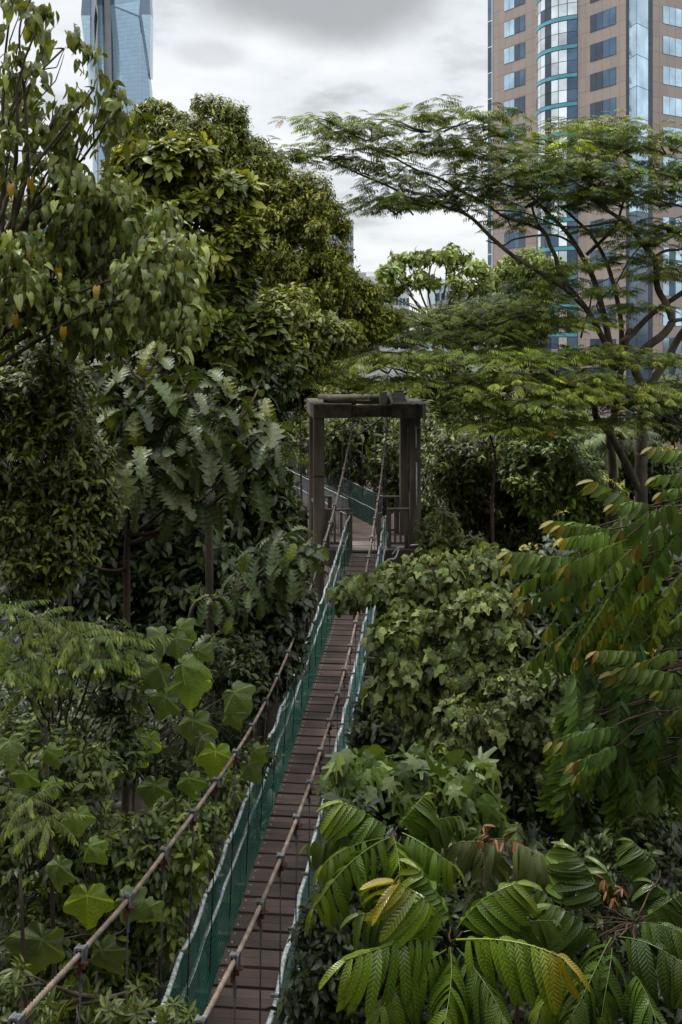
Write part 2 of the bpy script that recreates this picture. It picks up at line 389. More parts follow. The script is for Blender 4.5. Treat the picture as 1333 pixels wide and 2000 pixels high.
# bearer ropes and cross-beams below the boards
a = Acc()
yy = np.linspace(Y0, Y1, 70)
for x0 in (XL+.02, XR-.02):
    a.tube([deck_pt(x0, t, -.06) for t in yy], 0.022, 6)
flat(a.build('deck_bearer', MT['edge'], br))
for t in np.arange(4.4, 26, 0.97):
    c = (deck_pt(XL, t)+deck_pt(XR, t))/2; c[2] -= .085; a = Acc()
    a.obox(c, side*0.62, dirv*.03, np.array([0, 0, .04])); flat(a.build('cross_beam', MT['rail'], br))
# nets
def net_pts(x0, dx_top, Y):
    b = deck_pt(x0, Y, 0.0); tz = H-topD(Y)
    t = np.array([xs(x0+dx_top, Y), Y, tz])
    return b, t
def scallop(Y): return 0.055*abs(math.sin(math.pi*(Y-4.4)/0.97))      # ropes sag between hangers
def rope(accu, pts, r, per=0.05):
    L = np.concatenate([[0], np.cumsum(np.linalg.norm(np.diff(pts, axis=0), axis=1))])
    s = np.arange(0, L[-1], per/3); q = np.stack([np.interp(s, L, pts[:, i]) for i in range(3)], 1)
    rr = r*(1+0.28*(np.arange(len(s)) % 3 == 0)); accu.tube(q, rr, 7)
for nm, x0, dx, mt in (('side_net', XL, -0.062, 'net'), ('side_net', XR, 0.0, 'net_teal')):
    ys = np.arange(Y0, Y1+.01, 0.12); rows = 7
    v = []; uv = []
    for t in ys:
        b_, t_ = net_pts(x0, dx, t); t_ = t_-np.array([0, 0, scallop(t)])
        for r in range(rows):
            s = r/(rows-1); p = b_*(1-s)+t_*s
            p[0] += (-1 if x0 == XL else 1)*0.05*math.sin(math.pi*s)*(1+.4*math.sin(t*2.1+r))
            v.append(p); uv.append((t, p[2]))
    f = [(j*rows+i, j*rows+i+1, (j+1)*rows+i+1, (j+1)*rows+i) for j in range(len(ys)-1) for i in range(rows-1)]
    a = Acc(); a.add(v, f, 0, [[uv[i] for i in q] for q in f]); a.build(nm, MT[mt], br)
    for frac, nn in ((1.0, 'top_rope'), (0.52, 'middle_rope')):
        a = Acc(); pts = []
        for t in np.arange(Y0, Y1+.01, 0.1):
            b_, t_ = net_pts(x0, dx, t); p = b_*(1-frac)+t_*frac
            p[2] -= scallop(t) if frac == 1 else 0.03*abs(math.sin(math.pi*(t-4.4)/0.97))
            if frac < 1: p[0] += (-1 if x0 == XL else 1)*0.05
            p[0] += 0.006*math.sin(t*5.3); pts.append(p)
        rope(a, np.array(pts), 0.020 if frac == 1 else 0.017); a.build(nn, MT['rope_white'], br)
# main ropes
cabL = smooth_interp([(1.5, 2.9), (3.5, 3.4), (5.39, 3.78), (6.51, 4.04), (8.0, 4.34), (11.2, 4.80), (13.5, 4.95), (16, 4.87), (20.05, 4.28), (23.2, 3.60), (26.72, 2.48)])
cabR = smooth_interp([(1.5, 2.95), (3.5, 3.45), (5.9, 4.08), (7.73, 4.48), (10.2, 4.83), (12.4, 4.97), (15.2, 4.98), (17.9, 4.71), (20.3, 4.30), (23.5, 3.58), (26.72, 2.48)])
CX = {'L': -2.30, 'R': -1.385}
for key, cab in (('L', cabL), ('R', cabR)):
    a = Acc(); s = np.arange(1.6, 26.72, 0.012)
    pts = np.stack([xs(CX[key], s), s, H-np.array([cab(t) for t in s])], 1)
    a.tube(pts, 0.0205, 18, 0, True, 5, 2*math.pi/0.20, 0.48)
    a.build('main_rope', MT['rope_tan'], br)
    x0 = XL-.035 if key == 'L' else XR+.035
    for t in np.arange(2.5 if key == 'L' else 2.86, 26.2, 0.97):
        top = np.array([xs(CX[key], t), t, H-cab(t)]); bot = deck_pt(x0, t, -.06)
        if top[2]-bot[2] < .25: continue
        a = Acc(); a.tube([top-np.array([0, 0, .22]), bot], 0.0068, 6)
        hg = a.build('hanger', MT['black_rod'], br)
        a = Acc()                            # clamp plates, shackle, turnbuckle
        sl = (cab(t-.1)-cab(t+.1))/.2; fw = nrm(np.array([SL, 1, sl])); up2 = np.cross(side, fw)
        for sgn in (-1, 1): a.obox(top+side*sgn*0.026, side*.006, fw*.045, up2*.042)
        a.obox(top+up2*.033, side*.03, fw*.03, up2*.007); 
        flat(a.build('clamp', MT['steel'], hg))
        a = Acc(); r2 = np.random.RandomState(int(t*100))
        for q in (-1, 1): a.tube([top+side*(-.05)-up2*.045+fw*q*.02, top+side*.06-up2*.045+fw*q*.02], .009, 6)
        a.tube([top-np.array([0, 0, .035]), top+np.array([.012, 0, -.09])], .016, 6)
        a.tube([top+np.array([-.012, 0, -.08]), top+np.array([-.012, 0, -.15])], .019, 6); 
        a.tube([top+np.array([0.03, 0, -.09]), top+np.array([-.03, 0, -.09])], .014, 6)
        flat(a.build('shackle', MT['rust'], hg))
        a = Acc(); a.tube([top-np.array([0, 0, .14]), top-np.array([0, 0, .24])], .0125, 7); flat(a.build('turnbuckle', MT['steel'], hg))
        # clip on the net's top rope
        b_, t_ = net_pts(XL if key == 'L' else XR, -0.062 if key == 'L' else 0.0, t)
        a = Acc(); a.obox(t_+np.array([0, 0, .0]), side*.034, dirv*.012, np.array([0, 0, .014])); flat(a.build('rope_clip', MT['steel'], hg))

# ------------------------------------------------------------------ gate tower
ZP = H-5.93                                   # platform level
YF, YB = 26.85, 28.75
tw = thing('gate_tower', 'dark brown gate tower with square posts and heavy top beam where the planks end', 'tower', (0.72, 27.8, 0))
ZT, ZB = H-2.05, H-2.42
def post(xc, yc, w, nm='post'):
    a = Acc(); a.bevelbox((xc-w/2, yc-w/2, 0), (xc+w/2, yc+w/2, ZB+.01), .05); return flat(a.build(nm, MT['post'], tw))
xfl, xfr = (623-666.5)/F*YF, (811-666.5)/F*YF
xbl, xbr = (615-666.5)/F*YB, (792-666.5)/F*YB
p1 = post(xfl, YF+.02, 0.30); post(xfr, YF+.02, 0.30); post(xbl, YB, 0.32); post(xbr, YB, 0.32)
a = Acc(); zr = H-(929-640)/F*YF; a.bevelbox((xfl-.158, YF-.138, zr-.02), (xfl+.158, YF+.178, zr+.02), .05); flat(a.build('band', MT['black_rod'], p1))
# ring beam: front left / front right blocks, side beams
def beam(poly, nm='ring_beam'):
    a = Acc(); a.prism(poly, ZB, ZT); return flat(a.build(nm, MT['beam'], tw))
xl0, xl1 = (613-666.5)/F*26.6, (687-666.5)/F*26.6
xr0, xr1 = (765-666.5)/F*26.6, (826-666.5)/F*26.6
beam([(xl0, 26.62), (xl1, 26.62), (xl1, 26.98), (xl0+.45, 26.98), (xl0+.25, 27.25), (xl0-.10, 27.25)])
beam([(xr0, 26.62), (xr1, 26.62), (xr1+.12, 27.0), (xr1-.15, 27.30), (xr0, 26.98)])
beam([(xl0-.10, 27.253), (xl0+.25, 27.253), (xbl+.24, 28.95), (xbl-.24, 28.95)])
beam([(xr1-.15, 27.303), (xr1+.12, 27.003), (xr1+.05, 28.95), (xbr-.20, 28.95), (xr1-.42, 27.6)])
a = Acc(); cy = 26.80; zc = H-2.24
a.tube([(xl1-.06, cy, zc), (xr0+.06, cy, zc)], 0.165, 24); a.build('front_pipe', MT['beam'], tw)
a = Acc(); a.tube([(xbl+.1, 28.7, H-2.06), (xbr+.05, 28.7, H-2.06)], 0.14, 24); a.build('rear_pipe', MT['post'], tw)
for key, cab in (('L', cabL), ('R', cabR)):
    xx = xs(CX[key], 26.75)
    a = Acc()
    for q in (-1, 1): a.tube([(xx+q*.035, 26.60, zc+.28), (xx+q*.035, 26.60, zc-.18), (xx+q*.02, 26.66, zc-.30)], .013, 6)
    a.tube([(xx-.06, 26.60, zc+.2), (xx+.06, 26.60, zc+.2)], .02, 6)
    flat(a.build('rope_bracket', MT['rust'], tw))
    a = Acc(); a.tube([(xx, 26.72, zc-.24), (xx, 26.68, zc-.42)], [.045, .06], 10); flat(a.build('rope_socket', MT['bolt'], tw))
# platform
a = Acc(); a.box((xs(XL, Y1)-.05, 26.57, ZP-.04), (xs(XR, Y1)+.05, 27.05, ZP+.0)); a.box((xs(XL, Y1)+.02, 27.06, ZP-.003), (xs(XR, Y1)-.02, 27.6, ZP+.012)); flat(a.build('threshold_board', MT['platform'], tw))
a = Acc()
for k in range(11):
    a.box((xfl-.1, 27.256+k*.165, ZP-.045), (xfr+.1, 27.256+k*.165+.155, ZP-.005))
flat(a.build('platform_floor', MT['plank'], tw))
a = Acc()
for x0, x1 in ((xfl-.28, xs(XL, Y1)-.06), (xs(XR, Y1)+.06, xfr+.28)): a.box((x0, 26.6, ZP-.06), (x1, 27.25, ZP-.01))
flat(a.build('platform_edge', MT['plank'], tw))
a = Acc()
a.box((xfl-.3, 26.62, ZP-.42), (xfr+.3, 26.9, ZP-.065)); a.box((xfl-.3, 28.7, ZP-.42), (xfr+.3, 28.95, ZP-.065))
a.box((xfl-.26, 26.905, ZP-.40), (xfl+.05, 28.695, ZP-.07)); a.box((xfr-.05, 26.905, ZP-.40), (xfr+.26, 28.695, ZP-.07))
flat(a.build('platform_beam', MT['post'], tw))
a = Acc(); px_ = (607-666.5)/F*26.5
a.tube([(px_, 26.5, ZP-.45), (px_, 26.5, ZP-.02)], [.11, .17], 12); flat(a.build('corner_bracket', MT['edge'], tw))
def railing(x0, x1, y0, y1, n, top=1.0, hook=0):
    a = Acc(); u = nrm(np.array([x1-x0, y1-y0, 0])); w = np.array([-u[1], u[0], 0])
    c = np.array([(x0+x1)/2, (y0+y1)/2, ZP+top]); L = math.hypot(x1-x0, y1-y0)
    a.obox(c, u*(L/2), w*.045, np.array([0, 0, .025])); a.obox(c-np.array([0, 0, top-.1]), u*(L/2), w*.03, np.array([0, 0, .03]))
    for k in range(n):
        q = np.array([x0, y0, ZP])+u*L*(k+.5)/n
        a.obox(q+np.array([0, 0, (top+.08)/2-.0265]), u*.028, w*.022, np.array([0, 0, (top-.18)/2]))
    for q in (0, 1):
        e = np.array([x0, y0, ZP])+u*(L*q+(.06 if q == 0 else -.06))
        a.obox(e+w*.0+np.array([0, 0, top/2-.015]), u*.058, w*.058, np.array([0, 0, top/2-.02]))
    return flat(a.build('railing', MT['rail'], tw))
railing(xfl+.17, xs(XL, Y1)-.02, 26.95, 26.95, 4)
railing(xs(XR, Y1)+.05, xfr-.16, 26.95, 26.95, 4, 1.02)
railing(xfr+.02, xbr+.22, 27.05, 28.55, 7, 1.02)
railing(xbr-.85, xbr-.18, 28.72, 28.72, 3, 1.05)
railing(xfl-.02, xbl-.05, 27.05, 28.55, 6, 1.02)
railing(xbl+.18, xbl+.50, 28.72, 28.72, 2, 1.05)
def rod(pts, r, nm, mt, n=6):
    a = Acc(); a.tube(pts, r, n); return a.build(nm, MT[mt], tw)
zz0 = lambda py, Y: H-(py-640)/F*Y
xc = (813.5-666.5)/F*26.66
rod([(xc, 26.68, zz0(832, 26.7)), (xc, 26.68, zz0(874, 26.7))], .018, 'conduit', 'white_pipe')
rod([(xc+.01, 26.68, zz0(903, 26.7)), (xc+.01, 26.68, zz0(986, 26.7))], .018, 'conduit', 'white_pipe')
rod([(xfr-.18, 26.80, zz0(815, 26.8)), (xfr-.18, 26.80, zz0(960, 26.8))], .03, 'drain_pipe', 'beam')
rod(spline([(xr0-.42, 26.9, ZT+.32), (xr0-.62, 27.0, ZT+.12), (xl1+.5, 27.2, ZT+.06), (xl1+.15, 27.2, ZT+.07)], 6), .013, 'cable', 'white_pipe')
rod(spline([(xr1-.14, 26.60, ZT+.02), (xr1-.15, 26.60, ZB-.05), (xr1-.13, 26.68, ZB-.4)], 6), .022, 'cable', 'black_rod')
rod(spline([P(766, 1083, 26.3), P(778, 1070, 26.3), P(790, 1069, 26.3)], 5), .02, 'hand_bar', 'white_pipe')
rod(spline([P(754, 1115, 25.6), P(757, 1094, 25.7), P(772, 1090, 25.9), P(779, 1073, 26.1)], 5), .018, 'hand_bar', 'white_pipe')
rod([P(802, 1065, 26.55), P(823, 1063, 26.55)], .02, 'hand_bar', 'white_pipe')
for x_ in (685, 741):
    a = Acc(); pp = P(x_, 1000, 26.58); a.box((pp[0]-.05, 26.53, ZP-.01), (pp[0]+.05, 26.63, ZP+.98)); flat(a.build('gate_post', MT['rail'], tw))

# control box and solar panel stand on the tower
a = Acc(); q = P(749, 784, 26.95)
a.bevelbox((q[0]-.10, 26.88, ZT+.002), (q[0]+.10, 27.08, ZT+.30), .02)
cb = thing('control_box', 'small pale grey box beside the solar panel on top of the gate tower', 'box', (q[0], 26.98, ZT+.002))
flat(a.build('case', MT['box_grey'], cb)); a = Acc(); a.bevelbox((q[0]-.11, 26.87, ZT+.303), (q[0]+.11, 27.09, ZT+.325), .02); flat(a.build('lid', MT['box_grey'], cb))
sp_ = thing('solar_panel', 'small tilted solar panel in a silver frame on the gate tower roof', 'solar panel', P(780, 792, 26.85))
c0, c1, c2, c3 = P(768, 788, 26.72), P(799.5, 788, 26.72), P(790.5, 763, 27.25), P(757, 763, 27.25)
u = (c1-c0); n_ = nrm(np.cross(u, c3-c0))
a = Acc(); a.add([c0, c1, c2, c3, c0-n_*.03, c1-n_*.03, c2-n_*.03, c3-n_*.03], [(0, 1, 2, 3), (7, 6, 5, 4), (0, 4, 5, 1), (1, 5, 6, 2), (2, 6, 7, 3), (3, 7, 4, 0)], 0, [[(0, 0), (1, 0), (1, 1), (0, 1)]]+[[(.5, .5)]*4]*5)
flat(a.build('cells', MT['solar'], sp_))
a = Acc()
for s_, t_ in ((c0, c1), (c1, c2), (c2, c3), (c3, c0)): a.tube([s_, t_], .040, 4)
flat(a.build('frame', MT['white_pipe'], sp_))
a = Acc(); a.tube([(c2+c3)/2-n_*.03, ((c2+c3)/2)*[1, 1, 0]+[0, .05, ZT-.003]], .02, 6); a.tube([(c0+c1)/2-n_*.03, ((c0+c1)/2)*[1, 1, 0]+[0, 0.02, ZT-.003]], .02, 6)
flat(a.build('strut', MT['steel'], sp_))

# ------------------------------------------------------------------ second walkway, leaving the tower to the back left
def far_walk(label, A, B, zA, zB, nets=('net_grey', 'net_far'), W_=0.45, sag=0.35):
    A = np.array(A, float); B = np.array(B, float); n = 40
    t = thing('suspension_walkway', label, 'bridge', (A[0], A[1], zA), 'far rope walkways')
    u = nrm(B-A); w = np.array([-u[1], u[0]])         # w: to the left of travel
    s = np.linspace(0, 1, n+1); L = np.linalg.norm(B-A)
    def pt(k, off, up): 
        q = A+(B-A)*k+w*off; z = zA+(zB-zA)*k-sag*4*k*(1-k); return np.array([q[0], q[1], z+up])
    a = Acc(); m_ = int(L/.16)
    for k in range(m_):
        k0, k1 = k/m_, (k+.92)/m_
        f4 = [pt(k0, -W_, 0), pt(k0, W_, 0), pt(k1, W_, 0), pt(k1, -W_, 0)]
        a.add([*f4, *[p-np.array([0, 0, .04]) for p in f4]], [(0, 3, 2, 1), (4, 5, 6, 7), (0, 1, 5, 4), (1, 2, 6, 5), (2, 3, 7, 6), (3, 0, 4, 7)])
    flat(a.build('deck', MT['plank'], t))
    for sgn, mt in ((1, nets[0]), (-1, nets[1])):
        v = []; uv = []
        for k in s:
            for r in range(4): v.append(pt(k, sgn*(W_+.02+.03*r), r/3*.98)); uv.append((k*L, r*.33))
        f = [(j*4+i, j*4+i+1, j*4+5+i, j*4+4+i) for j in range(n) for i in range(3)]
        a = Acc(); a.add(v, f, 0, [[uv[i] for i in q] for q in f]); a.build('side_net', MT[mt], t)
        for up, nm in ((.98, 'top_rope'), (.5, 'middle_rope')):
            a = Acc(); a.tube([pt(k, sgn*(W_+.02+.1*up), up-.02*abs(math.sin(k*L*3))) for k in np.linspace(0, 1, 90)], .011, 5); a.build(nm, MT['rope_white'], t)
        a = Acc(); a.tube([pt(k, sgn*(W_+.08), 3.3-2.2*4*k*(1-k)*(.9)) for k in np.linspace(0, 1, 60)], .026, 6); a.build('main_rope', MT['black_rod'], t)
        for k in np.arange(.03, 1, 1.0/L):
            top = pt(k, sgn*(W_+.08), 3.3-2.2*4*k*(1-k)*.9); a = Acc(); a.tube([top, pt(k, sgn*(W_+.08), -.05)], .008, 4); a.build('hanger', MT['black_rod'], t)
    return t
far_walk('second rope walkway with green net running back from the gate tower to the left', (0.72, 29.0), (-5.6, 45.0), ZP, H-5.6, sag=-0.05)
far_walk('distant green netted walkway glimpsed through leaves on the far left', (-6.4, 45.5), (-20.0, 47.0), H-5.55, H-5.4, ('net', 'net'))
tw2 = thing('walkway_mast', 'far brown support mast hidden among trees where two walkways meet', 'mast', (-6.0, 45.6, 0))
a = Acc(); a.bevelbox((-6.9, 45.0, 0), (-6.6, 45.3, H-2), .05); a.bevelbox((-6.9, 46.4, 0), (-6.6, 46.7, H-2), .05); flat(a.build('post', MT['post'], tw2))
a = Acc(); a.box((-7.0, 45.3, H-2.3), (-6.5, 46.4, H-1.95)); flat(a.build('beam', MT['beam'], tw2))
a = Acc(); a.box((-6.58, 44.9, H-5.75), (-5.5, 46.8, H-5.62)); flat(a.build('platform_floor', MT['plank'], tw2))

# ------------------------------------------------------------------ buildings
def facade_mat(name, c1, c2, sx, sz, joint=0.03, jd=0.45):
    m, nt, b = mat(name); L = nt.links.new
    uvn = N('ShaderNodeUVMap', nt); s = N('ShaderNodeSeparateXYZ', nt); L(uvn.outputs[0], s.inputs[0])
    fu = M('FRACT', M('DIVIDE', s.outputs[0], sx, nt), None, nt); fv = M('FRACT', M('DIVIDE', s.outputs[1], sz, nt), None, nt)
    gl = M('MAXIMUM', M('LESS_THAN', fu, joint/sx, nt), M('LESS_THAN', fv, joint/sz, nt), nt)
    cell = N('ShaderNodeCombineXYZ', nt); L(M('FLOOR', M('DIVIDE', s.outputs[0], sx, nt), None, nt), cell.inputs[0]); L(M('FLOOR', M('DIVIDE', s.outputs[1], sz, nt), None, nt), cell.inputs[1])
    wn_ = N('ShaderNodeTexWhiteNoise', nt, noise_dimensions='3D'); L(cell.outputs[0], wn_.inputs[0])
    nz = N('ShaderNodeTexNoise', nt); nz.inputs['Scale'].default_value = 0.35; nz.inputs['Detail'].default_value = 8; L(uvn.outputs[0], nz.inputs['Vector'])
    nf = N('ShaderNodeTexNoise', nt); nf.inputs['Scale'].default_value = 7; nf.inputs['Detail'].default_value = 6; L(uvn.outputs[0], nf.inputs['Vector'])
    k = M('ADD', M('MULTIPLY', wn_.outputs[0], 0.30, nt), M('MULTIPLY', nz.outputs['Fac'], 0.55, nt), nt)
    k = M('ADD', k, M('MULTIPLY', M('SUBTRACT', nf.outputs['Fac'], .5, nt), .6, nt), nt)
    mx = N('ShaderNodeMix', nt, data_type='RGBA'); L(k, mx.inputs[0]); mx.inputs[6].default_value = (*c1, 1); mx.inputs[7].default_value = (*c2, 1)
    m2 = N('ShaderNodeMix', nt, data_type='RGBA'); L(M('MULTIPLY', gl, jd, nt), m2.inputs[0]); L(mx.outputs[2], m2.inputs[6]); m2.inputs[7].default_value = (0.05, 0.04, 0.035, 1)
    L(m2.outputs[2], b.inputs['Base Color']); setp(b, Roughness=0.5)
    return m
def glass_mat(name, col, metal=0.75, rough=0.06, var=0.25):
    m, nt, b = mat(name); L = nt.links.new
    geo = N('ShaderNodeNewGeometry', nt)
    tc = N('ShaderNodeTexCoord', nt); nz = N('ShaderNodeTexNoise', nt); nz.inputs['Scale'].default_value = 0.5; L(tc.outputs['Object'], nz.inputs['Vector'])
    f = M('ADD', M('MULTIPLY', geo.outputs['Random Per Island'], var*2, nt), 1-var, nt)
    f = M('MULTIPLY', f, M('ADD', nz.outputs['Fac'], 0.5, nt), nt)
    vm = N('ShaderNodeVectorMath', nt, operation='SCALE'); vm.inputs[0].default_value = col; L(f, vm.inputs['Scale'])
    L(vm.outputs[0], b.inputs['Base Color']); setp(b, Roughness=rough, Metallic=metal)
    bp = N('ShaderNodeBump', nt); bp.inputs['Strength'].default_value = 0.03; L(nz.outputs['Fac'], bp.inputs['Height']); L(bp.outputs[0], b.inputs['Normal'])
    return m
MT['granite'] = facade_mat('brown_granite', (0.30, 0.245, 0.213), (0.42, 0.35, 0.312), 1.45, 1.9, 0.05, .6)
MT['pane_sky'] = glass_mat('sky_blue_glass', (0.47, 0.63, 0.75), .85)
MT['pane_dark'] = glass_mat('dark_reflection_glass', (0.048, 0.070, 0.100), 0.2, .12, .5)  # dark panes: reflected neighbouring buildings put into the glass colour
MT['pane_mid'] = glass_mat('mid_blue_glass', (0.075, 0.125, 0.185), .5, .1, .35)
MT['pane_pale'] = glass_mat('pale_glass', (0.74, 0.80, 0.82), .9)
MT['band_teal'] = noise_mat('turquoise_band', (0.09, 0.33, 0.42), (0.13, 0.42, 0.50), .5, 0.35, 0)
MT['mullion'] = noise_mat('blue_grey_frame', (0.05, 0.065, 0.09), (0.09, 0.11, 0.14), 2, 0.5, 0)
MT['navy'] = noise_mat('navy_edge', (0.02, 0.028, 0.05), (0.035, 0.045, 0.075), 1, 0.4, 0)

of = thing('office_tower', 'tall brown granite office tower with blue windows and a curved glass bay', 'building', (40, 130, 0))
P0 = np.array([33.4, 127.0]); D1 = np.array([-.514, .857]); D2 = np.array([.857, .514]); 
def t_at(px):                                   # distance along the left face of the column seen at px
    r = (px-666.5)/F; return (P0[0]-r*P0[1])/(r*D1[1]-D1[0])
tE, tC = t_at(962), t_at(1240)
FLH, ZTOP, NF = 3.8, 66.5, 17
z_ref = H+(640-97)/F*127.0                       # centre of one window row
zrow = lambda k: z_ref+(k-11)*FLH
def w1(t, z, out=0.0): q = P0+D1*t+np.array([-.857, -.514])*out; return np.array([q[0], q[1], z])
cor = P0+D1*tC
def w2(t, z, out=0.0): q = cor+D2*t+np.array([.514, -.857])*out; return np.array([q[0], q[1], z])
a = Acc()
ta0, ta1, tb0, tb1 = t_at(1048), t_at(1129), t_at(1153), t_at(1204)
L1, L2 = abs(tE-tC), 26.0
c = [w1(tE, 0)[:2], w1(tC, 0)[:2], w2(L2, 0)[:2], (w2(L2, 0)+w1(tE, 0)-w1(tC, 0))[:2]]
v = [(*p, 0) for p in c]+[(*p, ZTOP) for p in c]
f = [(0, 1, 5, 4), (1, 2, 6, 5), (2, 3, 7, 6), (3, 0, 4, 7), (4, 5, 6, 7)]
lens = [L1, L2, L1, L2]
uv = [[(0, 0), (l, 0), (l, ZTOP), (0, ZTOP)] for l in lens]+[[(0, 0)]*4]
zoff = (zrow(0)-1.9-.95) % 1.9
uv = [[(x, y-zoff) for x, y in q] for q in uv]
a.add(v, f, 0, uv); flat(a.build('wall', MT['granite'], of))
def window(wf, t0, t1, zc, h, kinds, nm='window'):
    fr = Acc(); out = .03
    def strip(ta, tb, za, zb, o0, o1, mi, ac):
        p = [wf(ta, za, o1), wf(tb, za, o1), wf(tb, zb, o1), wf(ta, zb, o1), wf(ta, za, o0), wf(tb, za, o0), wf(tb, zb, o0), wf(ta, zb, o0)]
        ac.add(p, [(0, 1, 2, 3), (0, 4, 5, 1), (1, 5, 6, 2), (2, 6, 7, 3), (3, 7, 4, 0)], mi)
    n = len(kinds); step = (t1-t0)/n; sg = 1 if t1 > t0 else -1
    strip(t0, t1, zc-h/2, zc+h/2, -.02, .02, 0, fr)
    wo_ = flat(fr.build(nm, MT['mullion'], of))
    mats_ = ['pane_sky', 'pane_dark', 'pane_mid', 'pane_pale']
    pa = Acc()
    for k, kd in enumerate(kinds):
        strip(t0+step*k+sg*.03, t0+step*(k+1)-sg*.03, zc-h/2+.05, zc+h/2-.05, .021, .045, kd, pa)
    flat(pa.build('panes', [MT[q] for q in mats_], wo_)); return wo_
rw = np.random.RandomState(11)
for k in range(NF):
    z = zrow(k)
    if z > ZTOP-1.5 or z < 1.5: continue
    window(w1, t_at(985.5), t_at(1026), z-.25, 2.25, [0, 0, 1 if k > 6 else 2, 1 if rw.rand() < .6 else 2] if k > 6 else [2, 2, 2, 1])
    window(w1, tb0, tb1, z, 2.25, [1, 2 if rw.rand() < .3 else 1, 2, 2] if k > 6 else [2, 1, 2, 1])
    window(w2, 5.0, 9.6, z+.1, 2.35, [0, 0, 0, 0] if k > 6 else [0, 2, 0, 2])
    window(w2, 13.0, 17.6, z+.1, 2.35, [0, 0, 0, 2] if k > 6 else [2, 2, 0, 2])
# curved bay
bay = Acc(); NCOL = 7
wb = ta1-ta0
def bayp(u, z, o=0.0): return w1(ta0+wb*u, z, .05+1.5*(1-(2*u-1)**2)+o)
colk = [3, 3, 3, 1, 3, 3, 2]
for k in range(-1, NF+1):
    z = zrow(k)-.2; 
    if z > ZTOP-2.2: break
    for j in range(NCOL):
        u0, u1 = j/NCOL+.006, (j+1)/NCOL-.006
        for (za, zb) in ((z-1.65, z-.10), (z-.02, z+1.45)):
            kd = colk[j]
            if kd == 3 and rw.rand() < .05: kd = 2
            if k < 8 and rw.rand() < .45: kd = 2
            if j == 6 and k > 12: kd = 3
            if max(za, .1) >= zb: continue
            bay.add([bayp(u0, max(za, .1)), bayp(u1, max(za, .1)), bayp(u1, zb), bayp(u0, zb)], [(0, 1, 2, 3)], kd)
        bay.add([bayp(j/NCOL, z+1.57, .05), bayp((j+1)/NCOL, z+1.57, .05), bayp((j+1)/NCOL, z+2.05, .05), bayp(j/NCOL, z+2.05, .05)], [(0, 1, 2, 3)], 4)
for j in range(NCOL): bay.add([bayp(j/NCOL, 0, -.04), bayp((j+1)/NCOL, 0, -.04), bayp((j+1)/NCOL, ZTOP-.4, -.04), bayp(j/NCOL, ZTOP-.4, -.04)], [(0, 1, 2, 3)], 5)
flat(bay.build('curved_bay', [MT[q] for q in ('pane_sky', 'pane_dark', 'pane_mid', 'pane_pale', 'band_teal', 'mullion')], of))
# glass strip at the corner and the narrow one on the far left edge
cg = Acc()
pA, pB = w1(tC+1.4, 0, .02)[:2], w2(3.2, 0, .02)[:2]
tip = cor+np.array([-.15, -1.0])*1.7
m1 = pA+(tip-pA)*.30
for k in range(-1, NF+1):
    z = zrow(k)-.4
    za, zb = max(z-1.86, .05), z+1.86
    if za >= zb or zb > ZTOP: continue
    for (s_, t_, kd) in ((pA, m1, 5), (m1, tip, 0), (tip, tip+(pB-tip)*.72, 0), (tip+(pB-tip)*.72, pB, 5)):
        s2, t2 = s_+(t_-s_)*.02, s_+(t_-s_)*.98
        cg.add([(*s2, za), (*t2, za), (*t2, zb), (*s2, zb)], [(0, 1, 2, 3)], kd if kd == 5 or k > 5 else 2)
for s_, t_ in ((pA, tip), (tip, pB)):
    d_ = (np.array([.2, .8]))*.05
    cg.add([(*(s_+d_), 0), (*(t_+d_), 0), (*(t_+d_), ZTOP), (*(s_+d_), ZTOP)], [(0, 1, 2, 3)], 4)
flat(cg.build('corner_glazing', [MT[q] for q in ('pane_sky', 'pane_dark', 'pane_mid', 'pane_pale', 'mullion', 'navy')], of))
eg = Acc(); q0 = w1(tE, 0)[:2]
for k in range(-1, NF+1):
    z = zrow(k); za, zb = max(z-1.85, .05), z+1.85
    if za >= zb or zb > ZTOP: continue
    e1 = q0+D1*.9+np.array([-.857, -.514])*.12; e0 = q0-D1*.02+np.array([-.857, -.514])*.12
    eg.add([(*e1, za), (*e0, za), (*e0, zb), (*e1, zb)], [(0, 1, 2, 3)], 0)
flat(eg.build('edge_glazing', [MT['pane_mid']], of))

# --- far skyscraper of folded blue glass
def tower_glass(name, col, metal=.55):
    m, nt, b = mat(name); L = nt.links.new
    tc = N('ShaderNodeTexCoord', nt); s = N('ShaderNodeSeparateXYZ', nt); L(tc.outputs['Object'], s.inputs[0])
    fz = M('FRACT', M('DIVIDE', s.outputs[2], 4.2, nt), None, nt); fx = M('FRACT', M('DIVIDE', s.outputs[0], 3.0, nt), None, nt)
    gl = M('ADD', M('MULTIPLY', M('LESS_THAN', fz, .25, nt), .12, nt), M('MULTIPLY', M('LESS_THAN', fx, .18, nt), .07, nt), nt)
    cell = N('ShaderNodeCombineXYZ', nt); L(M('FLOOR', M('DIVIDE', s.outputs[0], 3.0, nt), None, nt), cell.inputs[0]); L(M('FLOOR', M('DIVIDE', s.outputs[2], 4.2, nt), None, nt), cell.inputs[2])
    wn_ = N('ShaderNodeTexWhiteNoise', nt, noise_dimensions='3D'); L(cell.outputs[0], wn_.inputs[0])
    k = M('ADD', M('SUBTRACT', 1.0, gl, nt), M('MULTIPLY', wn_.outputs[0], .10, nt), nt)
    vm = N('ShaderNodeVectorMath', nt, operation='SCALE'); vm.inputs[0].default_value = col; L(k, vm.inputs['Scale'])
    L(vm.outputs[0], b.inputs['Base Color']); setp(b, Roughness=.16, Metallic=metal); return m
MT['tg_a'] = tower_glass('folded_glass', (0.30, 0.43, 0.54))  # light and dark glass tones: reflection differing by facet put into the colour
MT['tg_b'] = tower_glass('folded_glass_light', (0.40, 0.56, 0.66))
